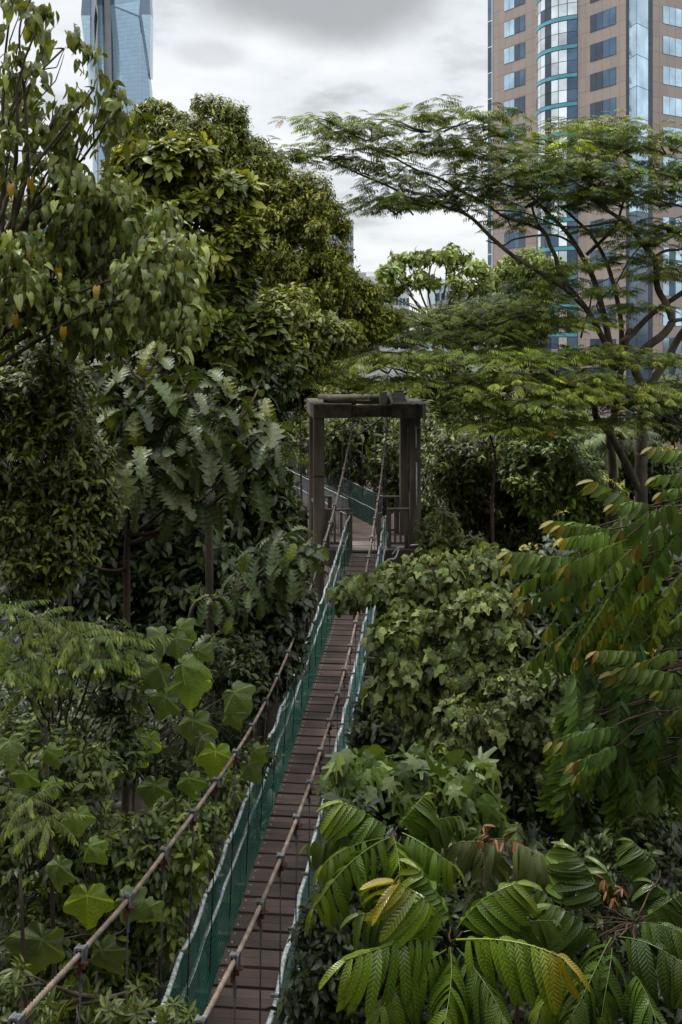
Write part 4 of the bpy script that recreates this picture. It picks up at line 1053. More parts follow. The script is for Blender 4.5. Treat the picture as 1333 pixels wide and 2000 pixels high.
# ------------------------------------------------------------------ flat topped feathery tree
def flat_tree():
    rng = R_(31); Y = 28.0
    def q(*pts, y=Y, dy=0.0): return [P(px, py, y+dy*i/(len(pts)-1)) for i, (px, py) in enumerate(pts)]
    foot = P(1252, 900, Y); t = thing('flat_topped_tree', 'spreading flat topped tree with feathery leaves and bare limbs before the granite tower', 'tree', (foot[0], Y, 0))
    k = Y/F; a = Acc()
    def lb(pts, w0, w1, sides=9): 
        p = spline(pts, 7); a.tube(wob(p, rng, .03), np.linspace(w0, w1, len(p))*k*.42, sides)
    g0 = np.array([foot[0]+.2, Y, 0])
    lb([g0, P(1252, 950, Y), P(1252, 880, Y), P(1255, 815, Y), P(1260, 750, Y)], 32, 21, 12)
    lb([P(1252, 960, Y), P(1222, 905, Y-.2), P(1192, 850, Y-.5), P(1165, 815, Y-.8), P(1160, 790, Y-1), P(1130, 765, Y-1.2), P(1095, 745, Y-1.5), P(1065, 732, Y-1.8), P(1000, 735, Y-2.2), P(900, 745, Y-2.4), P(790, 770, Y-2.5)], 20, 5)
    lb([g0+[-.6, .5, 0], P(1200, 950, Y+.6), P(1192, 860, Y+.6), P(1200, 800, Y+.4), P(1215, 700, Y+.2), P(1230, 640, Y)], 22, 13)
    lb([P(1256, 800, Y), P(1275, 745, Y), P(1300, 705, Y), P(1333, 650, Y-.3), P(1380, 600, Y-.6)], 22, 14)
    lb([P(1258, 760, Y), P(1240, 715, Y), P(1262, 680, Y-.2), P(1295, 655, Y-.3), P(1314, 628, Y-.4), P(1305, 595, Y-.4), P(1287, 560, Y-.4), P(1282, 510, Y-.4), P(1262, 482, Y-.5), P(1240, 455, Y-.5), P(1215, 430, Y-.6), P(1185, 410, Y-.8), P(1140, 375, Y-1)], 22, 7)
    lb([P(1314, 628, Y-.4), P(1340, 622, Y-.4), P(1400, 600, Y-.4)], 10, 6)
    lb([P(1215, 670, Y), P(1235, 652, Y), P(1275, 615, Y), P(1333, 572, Y-.4), P(1400, 520, Y-.8)], 16, 10)
    lb([P(1198, 720, Y+.2), P(1190, 665, Y), P(1178, 610, Y), P(1160, 550, Y), P(1136, 500, Y), P(1110, 455, Y), P(1075, 418, Y), P(1040, 385, Y), P(1010, 360, Y)], 17, 6)
    lb([P(1215, 680, Y+.3), P(1212, 610, Y+.3), P(1190, 520, Y+.4), P(1160, 465, Y+.5), P(1125, 430, Y+.5), P(1090, 400, Y+.5)], 13, 5)
    lb([P(1185, 675, Y-.2), P(1150, 610, Y-.4), P(1120, 570, Y-.5), P(1097, 535, Y-.6), P(1087, 500, Y-.6), P(1075, 480, Y-.7), P(1062, 455, Y-.7), P(1030, 440, Y-.8), P(985, 425, Y-1), P(950, 400, Y-1.1), P(905, 375, Y-1.2)], 14, 4)
    lb([P(1142, 600, Y-.4), P(1100, 560, Y-.7), P(1050, 528, Y-1), P(1003, 498, Y-1.2), P(960, 462, Y-1.4), P(915, 420, Y-1.6), P(865, 402, Y-1.8), P(800, 388, Y-1.9), P(765, 368, Y-2), P(700, 340, Y-2.1), P(640, 312, Y-2.2), P(585, 297, Y-2.3)], 12, 2.5)
    lb([P(905, 375, Y-1.2), P(862, 350, Y-1.4), P(818, 332, Y-1.6), P(770, 306, Y-1.8), P(710, 283, Y-1.9), P(650, 255, Y-2), P(605, 225, Y-2.1)], 6, 2)
    lb([P(1062, 455, Y-.7), P(1048, 430, Y-.8), P(1040, 400, Y-.9), P(1060, 375, Y-1), P(1080, 350, Y-1)], 7, 3)
    lb([P(1146, 498, Y), P(1175, 470, Y-.1), P(1202, 440, Y-.2), P(1215, 400, Y-.3), P(1235, 340, Y-.3)], 9, 4)
    lb([P(1136, 495, Y-.2), P(1110, 470, Y-.5), P(1075, 458, Y-.9), P(1010, 468, Y-1.2), P(985, 480, Y-1.3), P(950, 470, Y-1.4)], 6, 3)
    lb([P(1205, 432, Y-.6), P(1150, 440, Y-.8), P(1090, 440, Y-.9), P(1030, 418, Y-1), P(970, 410, Y-1.2)], 6, 3)
    lb([P(1262, 482, Y-.5), P(1300, 470, Y-.7), P(1333, 450, Y-.9), P(1390, 430, Y-1)], 8, 5)
    lb([P(1282, 500, Y-.4), P(1310, 488, Y-.3), P(1345, 485, Y-.2)], 8, 5)
    lb([P(1205, 640, Y), P(1165, 598, Y-.3), P(1200, 560, Y-.4), P(1235, 500, Y-.5), P(1285, 450, Y-.6)], 5, 2.5)
    lb([P(1135, 660, Y-.2), P(1150, 600, Y-.3), P(1165, 560, Y-.4), P(1195, 540, Y-.4)], 5, 2)
    lb([P(1165, 815, Y-.8), P(1158, 840, Y-.8)], 6, 3)
    lb([P(1245, 790, Y-.2), P(1300, 815, Y-1), P(1345, 835, Y-1.4)], 7, 4)
    lb([P(1000, 735, Y-2.2), P(930, 700, Y-2.6), P(820, 695, Y-2.8), P(730, 690, Y-3), P(650, 700, Y-3)], 8, 3)
    lb([P(1095, 745, Y-1.5), P(1040, 690, Y-1.5), P(970, 650, Y-1.2), P(880, 625, Y-1), P(790, 640, Y-1), P(700, 660, Y-1), P(600, 690, Y-1)], 10, 3)
    lb([P(790, 640, Y-1), P(740, 668, Y-1), P(690, 690, Y-1), P(560, 705, Y-1)], 6, 3)
    # fine twigs under the pads
    pads = [(850, 238, 165, 20, -1.9), (925, 262, 80, 18, -1.6), (720, 258, 85, 18, -2), (645, 232, 45, 12, -2.1), (800, 285, 120, 20, -1.8), (650, 300, 95, 14, -2.2), (580, 296, 26, 8, -2.3), (740, 330, 90, 14, -2),
            (1180, 240, 70, 14, -.4), (1100, 268, 150, 17, -.6), (960, 300, 110, 17, -1.2), (1200, 285, 110, 24, -.4), (1060, 315, 190, 22, -1.2), (1000, 350, 200, 22, -1.5), (1150, 345, 130, 30, -1.0), (880, 362, 150, 26, -1.6), (780, 395, 88, 26, -1.9), (880, 395, 80, 20, -1.6), (1050, 385, 150, 22, -1),
            (1290, 280, 90, 24, -.3), (1320, 330, 90, 26, -.6), (1300, 380, 110, 26, -.8), (1190, 385, 90, 22, -.8), (1000, 428, 60, 14, -1), (1310, 440, 90, 26, -.5), (1320, 520, 55, 18, -.3), (1200, 505, 50, 12, -.5), (1100, 518, 50, 12, -.8), (1200, 570, 60, 12, -.5), (1050, 585, 50, 16, -.8), (1290, 535, 40, 12, -.6), (1260, 470, 50, 12, -.7), (1175, 450, 40, 9, -.6), (1085, 548, 55, 11, -.8), (1240, 600, 50, 11, -.3), (1120, 620, 60, 12, -.6),
            (840, 615, 170, 26, -1), (700, 640, 150, 26, -1.1), (990, 610, 120, 26, -1), (600, 650, 90, 20, -1.3), (560, 690, 60, 16, -1.4), (640, 690, 90, 18, -1.2), (780, 660, 170, 22, -1), (930, 655, 140, 22, -1), (1060, 640, 80, 24, -1),
            (720, 705, 170, 24, -3), (600, 725, 90, 22, -3.1), (880, 700, 160, 24, -2.8), (1010, 695, 130, 24, -2.4), (1130, 690, 110, 24, -1.8), (1190, 705, 70, 20, -1.5), (690, 748, 100, 13, -3.1), (880, 745, 115, 20, -3), (970, 745, 150, 26, -2.8), (1110, 740, 90, 22, -2.2), (985, 788, 95, 24, -3), (1050, 785, 130, 26, -2.7), (1000, 830, 90, 24, -3.1), (1080, 825, 100, 24, -2.6), (1200, 780, 120, 24, -2), (1300, 770, 90, 26, -1.8), (1160, 760, 120, 20, -2), (1310, 700, 60, 20, -1), (1190, 815, 70, 16, -2)]
    f = Fol(); variants = [bipinnate(s, 7) for s in range(5)]
    for (px, py, rx, ry, dy) in pads:
        yy = Y+dy; c = P(px, py, yy); r = np.array([rx*k, max(.9, rx*k*.75), ry*k*1.0])
        nsub = int(4+rx*ry/260); u = rng.uniform(-1, 1, (nsub, 2)); u *= np.sqrt(rng.rand(nsub, 1))/np.maximum(np.linalg.norm(u, axis=1, keepdims=True), .2)*.95
        for su in u:
            sc = c+np.array([su[0]*r[0], su[1]*r[1], rng.uniform(-.5, .7)*r[2]]); per = 14 if py < 480 else 13
            w = rng.uniform(.45, .95)
            po = rng.normal(0, 1, (per, 3))*np.array([.5*w, .5*w, .06])+sc
            ph = np.arctan2(po[:, 1]-sc[1], po[:, 0]-sc[0])+rng.normal(0, .7, per)
            d = np.stack([np.cos(ph), np.sin(ph), rng.uniform(-.20, .07, per)], 1)
            low = py > 680
            cA, cB = ((.066, .098, .026), (.22, .275, .07)) if low else ((.046, .076, .020), (.175, .23, .055))
            base = cols(rng, 1, cA, cB, 1.4, .12)[0]
            cc = np.clip(base*np.exp(rng.normal(0, .16, (per, 1))), 0, .5)
            young = rng.rand(per) < .05; cc[young] = cc[young]*[1.7, 1.6, 1.3]
            dead = rng.rand(per) < .003; cc[dead] = (.28, .12, .02)
            f.add(variants[rng.randint(5)], po, d, np.array([0, 0, 1.0])+rng.normal(0, .13, (per, 3)), rng.uniform(.32, .52, per), cc)
        for j in range(int(2+rx/40)):
            e = c+np.array([rng.uniform(-.8, .8)*r[0], rng.uniform(-.6, .6)*r[1], .1*r[2]]); s_ = c+np.array([rng.uniform(-.2, .4)*r[0], 0, -r[2]*.9])
            limb(a, s_, e, .028, .008, rng, .15, 6, 4)
    a.build('trunk', MT['bark_grey'], t); f.build('crown', MT['leaf'], t)
flat_tree()

# ------------------------------------------------------------------ middle distance
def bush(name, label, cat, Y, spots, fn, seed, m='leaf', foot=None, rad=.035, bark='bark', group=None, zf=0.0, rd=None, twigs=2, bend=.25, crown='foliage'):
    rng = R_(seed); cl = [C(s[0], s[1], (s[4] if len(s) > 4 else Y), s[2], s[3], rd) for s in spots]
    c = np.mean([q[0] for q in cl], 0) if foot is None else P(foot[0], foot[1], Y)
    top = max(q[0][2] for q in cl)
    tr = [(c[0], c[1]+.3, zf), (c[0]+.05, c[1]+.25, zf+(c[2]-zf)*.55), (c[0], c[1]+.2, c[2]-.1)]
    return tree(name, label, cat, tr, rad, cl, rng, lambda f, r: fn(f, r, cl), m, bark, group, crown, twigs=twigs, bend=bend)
def F_sprig(leaf, k, size, a, b, ln, sub=12, per=30, pw=2.0, droop=.3, subr=(.28, .45), backp=.55, j=.2, inner=.45):
    def fn(f, r, cl):
        p, d = clump_shoots(r, cl, sub, per, subr, 1.0, backp, inner); sprig(f, leaf, r, p, d, k, size, a, b, ln, .2, pw, droop, j)
    return fn
def F_ros(leaf, k, size, a, b, sub=12, per=20, spread=(45, 100), pw=2.0, droop=.15, subr=(.28, .45), backp=.55, upb=.3):
    def fn(f, r, cl):
        p, d = clump_shoots(r, cl, sub, per, subr, 1.0, backp, .45, upb); rosette(f, leaf, r, p, d, k, size, a, b, spread, droop, .2, pw)
    return fn
def F_hang(leaf, k, size, a, b, ln, sub=10, per=16, pw=2.0, subr=(.3, .48), backp=.55, upb=.1):
    def fn(f, r, cl):
        p, d = clump_shoots(r, cl, sub, per, subr, 1.0, backp, .4, upb); hanging(f, leaf, r, p, d, k, size, a, b, ln, .2, pw)
    return fn
bush('leafy_tree', 'dark small leaved tree filling the space right of the gate tower under the feathery canopy', 'tree', 31, [(900, 900, 80, 90), (990, 890, 80, 90), (1060, 950, 80, 80), (880, 990, 70, 80), (960, 1000, 80, 70), (1040, 1040, 80, 60), (870, 1070, 60, 50), (960, 1075, 70, 45), (1130, 960, 60, 60)],
     F_sprig(L_OVAL, 6, .17, (.022, .038, .012), (.15, .18, .05), .32, 18, 46, 1.9), 41, 'leaf_gloss')
bush('leafy_tree', 'bright mid green leafy tree beside the thick pale trunks at right', 'tree', 29.5, [(1070, 880, 60, 45), (1120, 920, 55, 50), (1040, 930, 50, 50), (1160, 975, 50, 40), (1090, 990, 60, 40)],
     F_sprig(L_OVAL, 6, .20, (.055, .09, .028), (.15, .21, .055), .35, 14, 34, 1.6), 42)
bush('leafy_tree', 'deep green tree standing behind the gate tower opening', 'tree', 33, [(690, 860, 70, 70), (760, 900, 60, 80), (640, 850, 60, 60), (730, 960, 60, 50), (830, 900, 50, 110)],
     F_sprig(L_OVAL, 6, .20, (.02, .036, .012), (.15, .18, .05), .35, 13, 26, 2.0), 43, 'leaf_gloss')
bush('shrub', 'yellowish small leaved shrub at the foot of the gate tower on its right side', 'shrub', 26, [(870, 1040, 45, 38), (910, 1080, 50, 36), (850, 1090, 36, 30)],
     F_sprig(L_OVAL, 6, .15, (.04, .06, .018), (.15, .16, .045), .25, 12, 30, 1.8), 44, 'leaf_gloss')
bush('leafy_tree', 'dark glossy leaved tree between the breadfruit tree and the gate tower', 'tree', 19, [(510, 720, 70, 60), (440, 830, 90, 80), (500, 870, 50, 70), (470, 960, 90, 80), (530, 1010, 40, 50), (400, 980, 90, 80), (350, 880, 90, 80), (540, 1090, 50, 45), (440, 1060, 100, 60)],
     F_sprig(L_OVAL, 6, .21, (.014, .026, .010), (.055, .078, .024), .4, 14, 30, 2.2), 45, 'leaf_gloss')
bush('leafy_tree', 'yellow green young tree reaching up below the round crown, left of the feathery canopy', 'tree', 20.5, [(560, 620, 70, 40), (600, 690, 60, 40), (540, 690, 60, 45), (640, 650, 60, 36)],
     F_sprig(L_OVAL, 6, .14, (.06, .08, .02), (.22, .24, .06), .3, 14, 40, 1.6), 46)
def rosette_tree():
    rng = R_(22); Y = 14.5
    spots = [(330, 320, 95, 48), (260, 340, 60, 45), (420, 370, 70, 55), (300, 410, 110, 70), (390, 450, 85, 65), (460, 480, 50, 55), (330, 510, 100, 70), (420, 560, 80, 60), (350, 610, 90, 50), (470, 590, 55, 50), (430, 660, 90, 45), (500, 680, 55, 40), (250, 460, 80, 80), (380, 690, 70, 35), (520, 650, 35, 30)]
    cl = [C(x, y, Y+rng.uniform(-.4, .4), rx, ry) for x, y, rx, ry in spots]
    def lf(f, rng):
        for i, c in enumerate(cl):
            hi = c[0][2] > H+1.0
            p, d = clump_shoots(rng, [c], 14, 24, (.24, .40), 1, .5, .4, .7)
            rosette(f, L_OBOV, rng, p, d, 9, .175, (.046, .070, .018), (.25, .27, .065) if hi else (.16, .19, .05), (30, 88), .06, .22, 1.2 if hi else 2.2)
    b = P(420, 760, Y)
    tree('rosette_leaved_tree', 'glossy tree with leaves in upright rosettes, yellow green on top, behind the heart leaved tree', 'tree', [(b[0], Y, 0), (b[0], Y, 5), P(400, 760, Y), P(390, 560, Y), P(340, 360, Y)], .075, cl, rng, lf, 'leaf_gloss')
rosette_tree()
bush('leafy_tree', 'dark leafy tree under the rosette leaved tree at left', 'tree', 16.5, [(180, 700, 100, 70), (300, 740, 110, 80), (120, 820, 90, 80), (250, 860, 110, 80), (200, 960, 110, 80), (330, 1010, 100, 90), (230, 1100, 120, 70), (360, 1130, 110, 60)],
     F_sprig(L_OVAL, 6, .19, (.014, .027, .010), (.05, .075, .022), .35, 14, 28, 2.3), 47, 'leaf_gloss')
bush('leafy_tree', 'small leaved tree at the left, above the shrub wall and below the heart leaved tree', 'tree', 14, [(100, 590, 120, 60), (60, 640, 90, 60), (200, 640, 90, 50)], F_sprig(L_OVAL, 6, .14, (.025, .045, .015), (.09, .12, .035), .28, 14, 30, 2.0), 48)

# shrub wall on the left
bush('shrub', 'tall dense small leaved shrub with climbing stems at the left edge, mid height', 'shrub', 10.2, [(60, 720, 90, 70), (20, 800, 80, 90), (110, 800, 80, 80), (60, 900, 100, 80), (140, 930, 70, 80), (40, 1000, 90, 80), (130, 1030, 80, 70), (60, 1090, 90, 60), (170, 990, 50, 60)],
     F_sprig(L_OVAL, 6, .082, (.034, .050, .016), (.16, .18, .05), .17, 18, 34, 2.0), 49, 'leaf_gloss')
# breadfruit tree
def lobed_tree():
    rng = R_(51); Y = 11.5
    tips = [(282, 735, 0, 1), (200, 745, .3, .9), (345, 745, .3, .9), (160, 720, .5, .7), (270, 875, -.4, 1), (430, 800, .3, .9), (400, 720, .5, .7), (345, 880, -.2, .8), (480, 850, .3, .8), (455, 780, .6, .7), (530, 830, .2, .8), (380, 950, .2, .7), (220, 830, .1, .7), (300, 800, .2, .8), (440, 930, .4, .8), (505, 760, .8, .6), (240, 700, .2, .8), (310, 690, .5, .7), (160, 790, .3, .7), (370, 820, -.1, .8), (250, 790, -.2, .9), (420, 870, 0, .9), (340, 950, -.1, .8), (300, 910, -.3, .8), (490, 910, .3, .8), (375, 765, 0, .8), (180, 860, .2, .7), (540, 870, .4, .7)]
    b = P(248, 1225, Y); t = thing('breadfruit_tree', 'slender breadfruit tree with large deeply lobed leaves at left', 'tree', (b[0], Y, 0))
    a = Acc(); tr = spline([(b[0]-.1, Y+.1, 0), (b[0]-.05, Y, 5), P(247, 1200, Y), P(250, 1080, Y), P(262, 930, Y), P(278, 830, Y), P(282, 735, Y)], 8)
    a.tube(wob(tr, rng, .02), np.linspace(.055, .016, len(tr)), 9)
    a.tube(spline([P(250, 1110, Y), P(220, 1115, Y-.1), P(180, 1105, Y-.2), P(148, 1075, Y-.3)], 6), np.linspace(.022, .012, 19), 6)
    f = Fol()
    for (px, py, dy, s) in tips:
        c = P(px, py, Y+dy); h = abs(c[0]-tr[:, 0]); i = int(np.argmin(np.abs(tr[:, 2]-(c[2]-.5*h.min()-.25))))
        if (px, py) != (282, 735): limb(a, tr[i], c, .024, .012, rng, -.25)
        n = 11; ph = np.arange(n)*2.399+rng.rand()*6; el = np.linspace(.45, -.85, n)+rng.normal(0, .12, n)
        d = np.stack([np.cos(ph), np.sin(ph), el], 1)
        far = (np.sin(ph) > .6) & (rng.rand(n) < .4)
        pos = c+nrm(d)*.10-np.array([0, 0, 1])*np.linspace(0, .22, n)[:, None]
        cc = cols(rng, n, (.030, .047, .024), (.085, .115, .052), 1.5, .15)
        pick = rng.randint(0, 5, n)
        for tpl, sel in [(L_BREADS[z_], pick == z_) for z_ in range(5)]:
            sel = sel & ~far
            f.add(tpl, pos[sel], d[sel], (np.array([0, 0, 1.0])+rng.normal(0, .32, (n, 3)))[sel], (s*.37*np.exp(rng.normal(0, .17, n)))[sel], cc[sel])
        if (px, py) in ((282, 735), (160, 720), (270, 875), (480, 850), (455, 780), (530, 830)): f.add(L_BREAD2, c, np.array([[rng.uniform(-.3, .3), -.35, 1.0]]), np.array([[rng.uniform(-.5, .5), -1.0, .5]]), s*.34, np.array([[.105, .12, .02]]))
    a.build('trunk', MT['bark_red'], t); f.build('crown', MT['leaf_sheen'], t)
    # second, lower one reaching towards the walkway
    Y = 14.0; b = P(370, 1225, Y); t = thing('breadfruit_tree', 'lower breadfruit branch with grey green lobed leaves touching the left main rope of the walkway', 'tree', (b[0], Y, 0))
    a = Acc(); tr = spline([(b[0], Y, 0), (b[0]-.05, Y, 6), P(372, 1225, Y), P(415, 1180, Y), P(470, 1150, Y), P(520, 1110, Y)], 8); a.tube(wob(tr, rng, .03), np.linspace(.04, .016, len(tr)), 8)
    f = Fol()
    for (px, py, dy, s) in [(420, 1165, 0, .8), (470, 1120, .2, .9), (520, 1085, .1, 1), (560, 1105, -.1, 1), (545, 1050, .3, .9), (590, 1085, 0, .75), (612, 1072, .2, .6), (500, 1150, 0, .9), (440, 1240, -.2, .8), (560, 1040, .6, .8)]:
        c = P(px, py, Y+dy); i = int(np.argmin(np.linalg.norm(tr-c, axis=1))); i = max(8, i-4)
        limb(a, tr[i], c, .018, .009, rng, -.2)
        n = 9; ph = np.arange(n)*2.399+rng.rand()*6; d = np.stack([np.cos(ph), np.sin(ph), np.linspace(.35, -.8, n)], 1)
        pos = c+nrm(d)*.08; cc = cols(rng, n, (.036, .056, .03), (.08, .115, .055), 1.4, .15)
        pick = rng.randint(0, 5, n); ss = s*.37*np.exp(rng.normal(0, .17, n)); uu = np.array([0, 0, 1.0])+rng.normal(0, .3, (n, 3))
        for z_ in range(5): f.add(L_BREADS[z_], pos[pick == z_], d[pick == z_], uu[pick == z_], ss[pick == z_], cc[pick == z_])
        if rng.rand() < .35: f.add(L_BREAD, c, np.array([[.3, -.3, 1.0]]), np.array([[0, -1.0, .5]]), s*.3, np.array([[.13, .17, .035]]))
    a.build('trunk', MT['bark_grey'], t); f.build('crown', MT['leaf_sheen'], t)
lobed_tree()
# heart leaved tree, top left
def heart_tree():
    rng = R_(61); Y = 9.0
    sparse = [(20, 30, 60, 40), (75, 50, 34, 44), (125, 95, 40, 36), (60, 135, 40, 40), (25, 190, 40, 40), (185, 172, 32, 36), (120, 205, 40, 34), (70, 245, 50, 34), (215, 228, 40, 38), (160, 255, 44, 34), (20, 290, 50, 40), (110, 310, 60, 34)]
    dense = [(60, 380, 110, 60), (170, 370, 90, 50), (260, 420, 70, 55), (100, 450, 120, 60), (220, 480, 90, 55), (310, 530, 62, 50), (30, 520, 90, 60), (150, 540, 90, 50), (260, 575, 80, 45), (340, 580, 36, 38), (60, 590, 90, 40), (180, 610, 80, 36)]
    cl1 = [C(x, y, Y+rng.uniform(-.5, .6), rx*.85, ry*.85, .18) for x, y, rx, ry in sparse]; cl2 = [C(x, y, Y+rng.uniform(-.4, .9), rx, ry, .45) for x, y, rx, ry in dense]
    def lf(f, rng):
        p, d = clump_shoots(rng, cl1, 4, 3, (.3, .5), 1, .3, .2, .1); hanging(f, L_HEART, rng, p, d, 6, .112, (.060, .080, .028), (.16, .19, .07), .18, .22, 1.4)
        p, d = clump_shoots(rng, cl2, 9, 13, (.3, .5), 1, .45, .3, .1); hanging(f, L_HEART, rng, p, d, 6, .094, (.070, .098, .042), (.22, .26, .115), .24, .25, 1.3)
        n = 9; c = np.array([P(x, y, 8.4) for x, y in ((22, 360), (115, 525), (125, 640), (60, 480), (300, 470), (30, 615), (190, 560), (250, 520), (60, 350))])
        f.add(L_HEART, c, np.array([.1, -.3, -1.0])+rng.normal(0, .2, (n, 3)), np.array([0, -1, .3])+0*c, .12, np.tile((.23, .15, .02), (n, 1)))
    def ex(a):
        for pts, r in (([(-20, 640), (30, 500), (55, 430), (50, 300), (45, 190), (40, 60), (70, -20)], .02), ([(50, 470), (100, 420), (150, 330), (180, 250), (215, 200)], .012), ([(45, 220), (70, 150), (110, 130), (130, 90)], .009), ([(55, 430), (90, 400), (190, 390), (300, 420)], .02), ([(-20, 640), (60, 600), (140, 560), (240, 500), (330, 520)], .02), ([(0, 290), (60, 300), (110, 300), (170, 270), (190, 170)], .009)):
            a.tube(wob(spline([P(x, y, Y) for x, y in pts], 7), rng, .03), np.linspace(r, r*.35, 7*(len(pts)-1)+1), 6)
    b = P(-90, 900, Y)
    tree('heart_leaved_tree', 'near tree with drooping heart shaped leaves filling the upper left corner', 'tree', [(b[0]-.2, Y+.3, 0), (b[0]-.1, Y+.2, 6), P(-70, 800, Y+.2), P(-20, 640, Y)], .05, cl1+cl2, rng, lf, 'leaf', 'bark', extra=ex, twigs=2)
heart_tree()

# ------------------------------------------------------------------ right side, beside the walkway
def mallow(label, Y, spots, seed, size=.17, a=(.058, .080, .040), b=(.15, .19, .085), foot=None, per=7, sub=9):
    def fn(f, r, cl):
        p, d = clump_shoots(r, cl, sub, per, (.32, .5), .8, .4, .35, .3)
        hanging(f, L_MALLOW, r, p, d, 5, size, a, b, size*1.7, .25, 1.6)
        n = len(p)//6; i = r.choice(len(p), n, False); rosette(f, L_MALLOW, r, p[i]+[0, 0, .05], nrm(d[i]+[0, 0, .8]), 3, size*.62, (.12, .16, .04), (.17, .22, .05), (30, 80), .1)
        i = r.choice(len(p), len(p)//2, False); k = 7
        q = np.repeat(p[i], k, 0)+r.normal(0, size*.35, (len(i)*k, 3)); f.add(L_SMALL, q, r.normal(0, .4, (len(q), 3))+[0, 0, 1], r.normal(0, 1, (len(q), 3)), .03, np.tile((.15, .16, .05), (len(q), 1)))
    return bush('mallow_shrub', label, 'shrub', Y, [(s[0]+6, s[1]+8, s[2]*.84, s[3]*.66)+tuple(s[4:]) for s in spots], fn, seed, 'leaf_matte', foot, .05, 'bark_grey', 'broad leaved shrubs right of the walkway', twigs=2, bend=.35)
mallow('tall downy shrub whose leaves reach across the walkway planks before the gate tower', 13.2, [(690, 1140, 26, 12, 13.2), (748, 1118, 32, 20, 13.2), (800, 1115, 55, 34), (850, 1095, 50, 30), (790, 1160, 55, 34), (870, 1150, 60, 36), (930, 1120, 55, 34), (960, 1090, 40, 30)], 71, .105, foot=(850, 1250), sub=9, per=12)
mallow('downy shrub with layered grey green leaves midway down the walkway on its right', 11.6, [(765, 1230, 42, 36), (800, 1280, 60, 44), (880, 1215, 70, 38), (950, 1180, 55, 34), (870, 1290, 70, 44), (770, 1340, 50, 38), (840, 1360, 60, 40), (930, 1280, 70, 44), (975, 1230, 50, 36)], 72, .100, foot=(850, 1400), sub=9, per=12)
mallow('smaller leaved downy shrub left of the hanging reddish tipped branches', 11.0, [(930, 1370, 70, 44), (1000, 1340, 70, 44), (1050, 1400, 65, 44), (960, 1430, 60, 40), (1030, 1470, 60, 40), (890, 1430, 55, 34), (1080, 1330, 50, 40)], 73, .078, (.050, .07, .038), (.12, .15, .07), foot=(980, 1540), per=14, sub=13)
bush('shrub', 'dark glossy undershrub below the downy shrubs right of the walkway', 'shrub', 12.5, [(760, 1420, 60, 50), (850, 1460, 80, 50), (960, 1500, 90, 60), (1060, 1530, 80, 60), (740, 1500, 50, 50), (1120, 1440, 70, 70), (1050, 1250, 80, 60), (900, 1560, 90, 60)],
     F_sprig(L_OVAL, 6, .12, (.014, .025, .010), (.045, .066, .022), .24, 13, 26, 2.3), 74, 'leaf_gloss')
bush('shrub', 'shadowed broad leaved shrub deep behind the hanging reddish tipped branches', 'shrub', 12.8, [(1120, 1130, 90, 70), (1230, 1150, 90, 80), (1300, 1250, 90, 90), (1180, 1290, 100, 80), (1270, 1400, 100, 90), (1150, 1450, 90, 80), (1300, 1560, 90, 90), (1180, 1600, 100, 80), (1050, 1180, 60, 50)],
     F_sprig(L_OVAL, 6, .16, (.012, .023, .009), (.04, .06, .02), .3, 13, 26, 2.3), 75, 'leaf_gloss')  # leaf greens kept near black to stand for shadow behind the sprays
# finger leaved shrub
def finger():
    def fn(f, r, cl):
        p, d = clump_shoots(r, cl, 7, 6, (.32, .5), .8, .4, .35, .4)
        hanging(f, L_FINGER, r, p, d, 4, .16, (.035, .062, .018), (.10, .15, .04), .18, .2, 1.6)
    bush('finger_leaved_shrub', 'shrub with drooping finger lobed leaves just above the large ribbed fronds', 'shrub', 8.2, [(725, 1500, 42, 34), (770, 1535, 44, 32), (830, 1520, 54, 36), (895, 1545, 56, 36), (950, 1575, 44, 34), (870, 1590, 60, 30), (700, 1545, 30, 26)], fn, 76, 'leaf', (830, 1640), .03, 'bark', rd=.28)
finger()
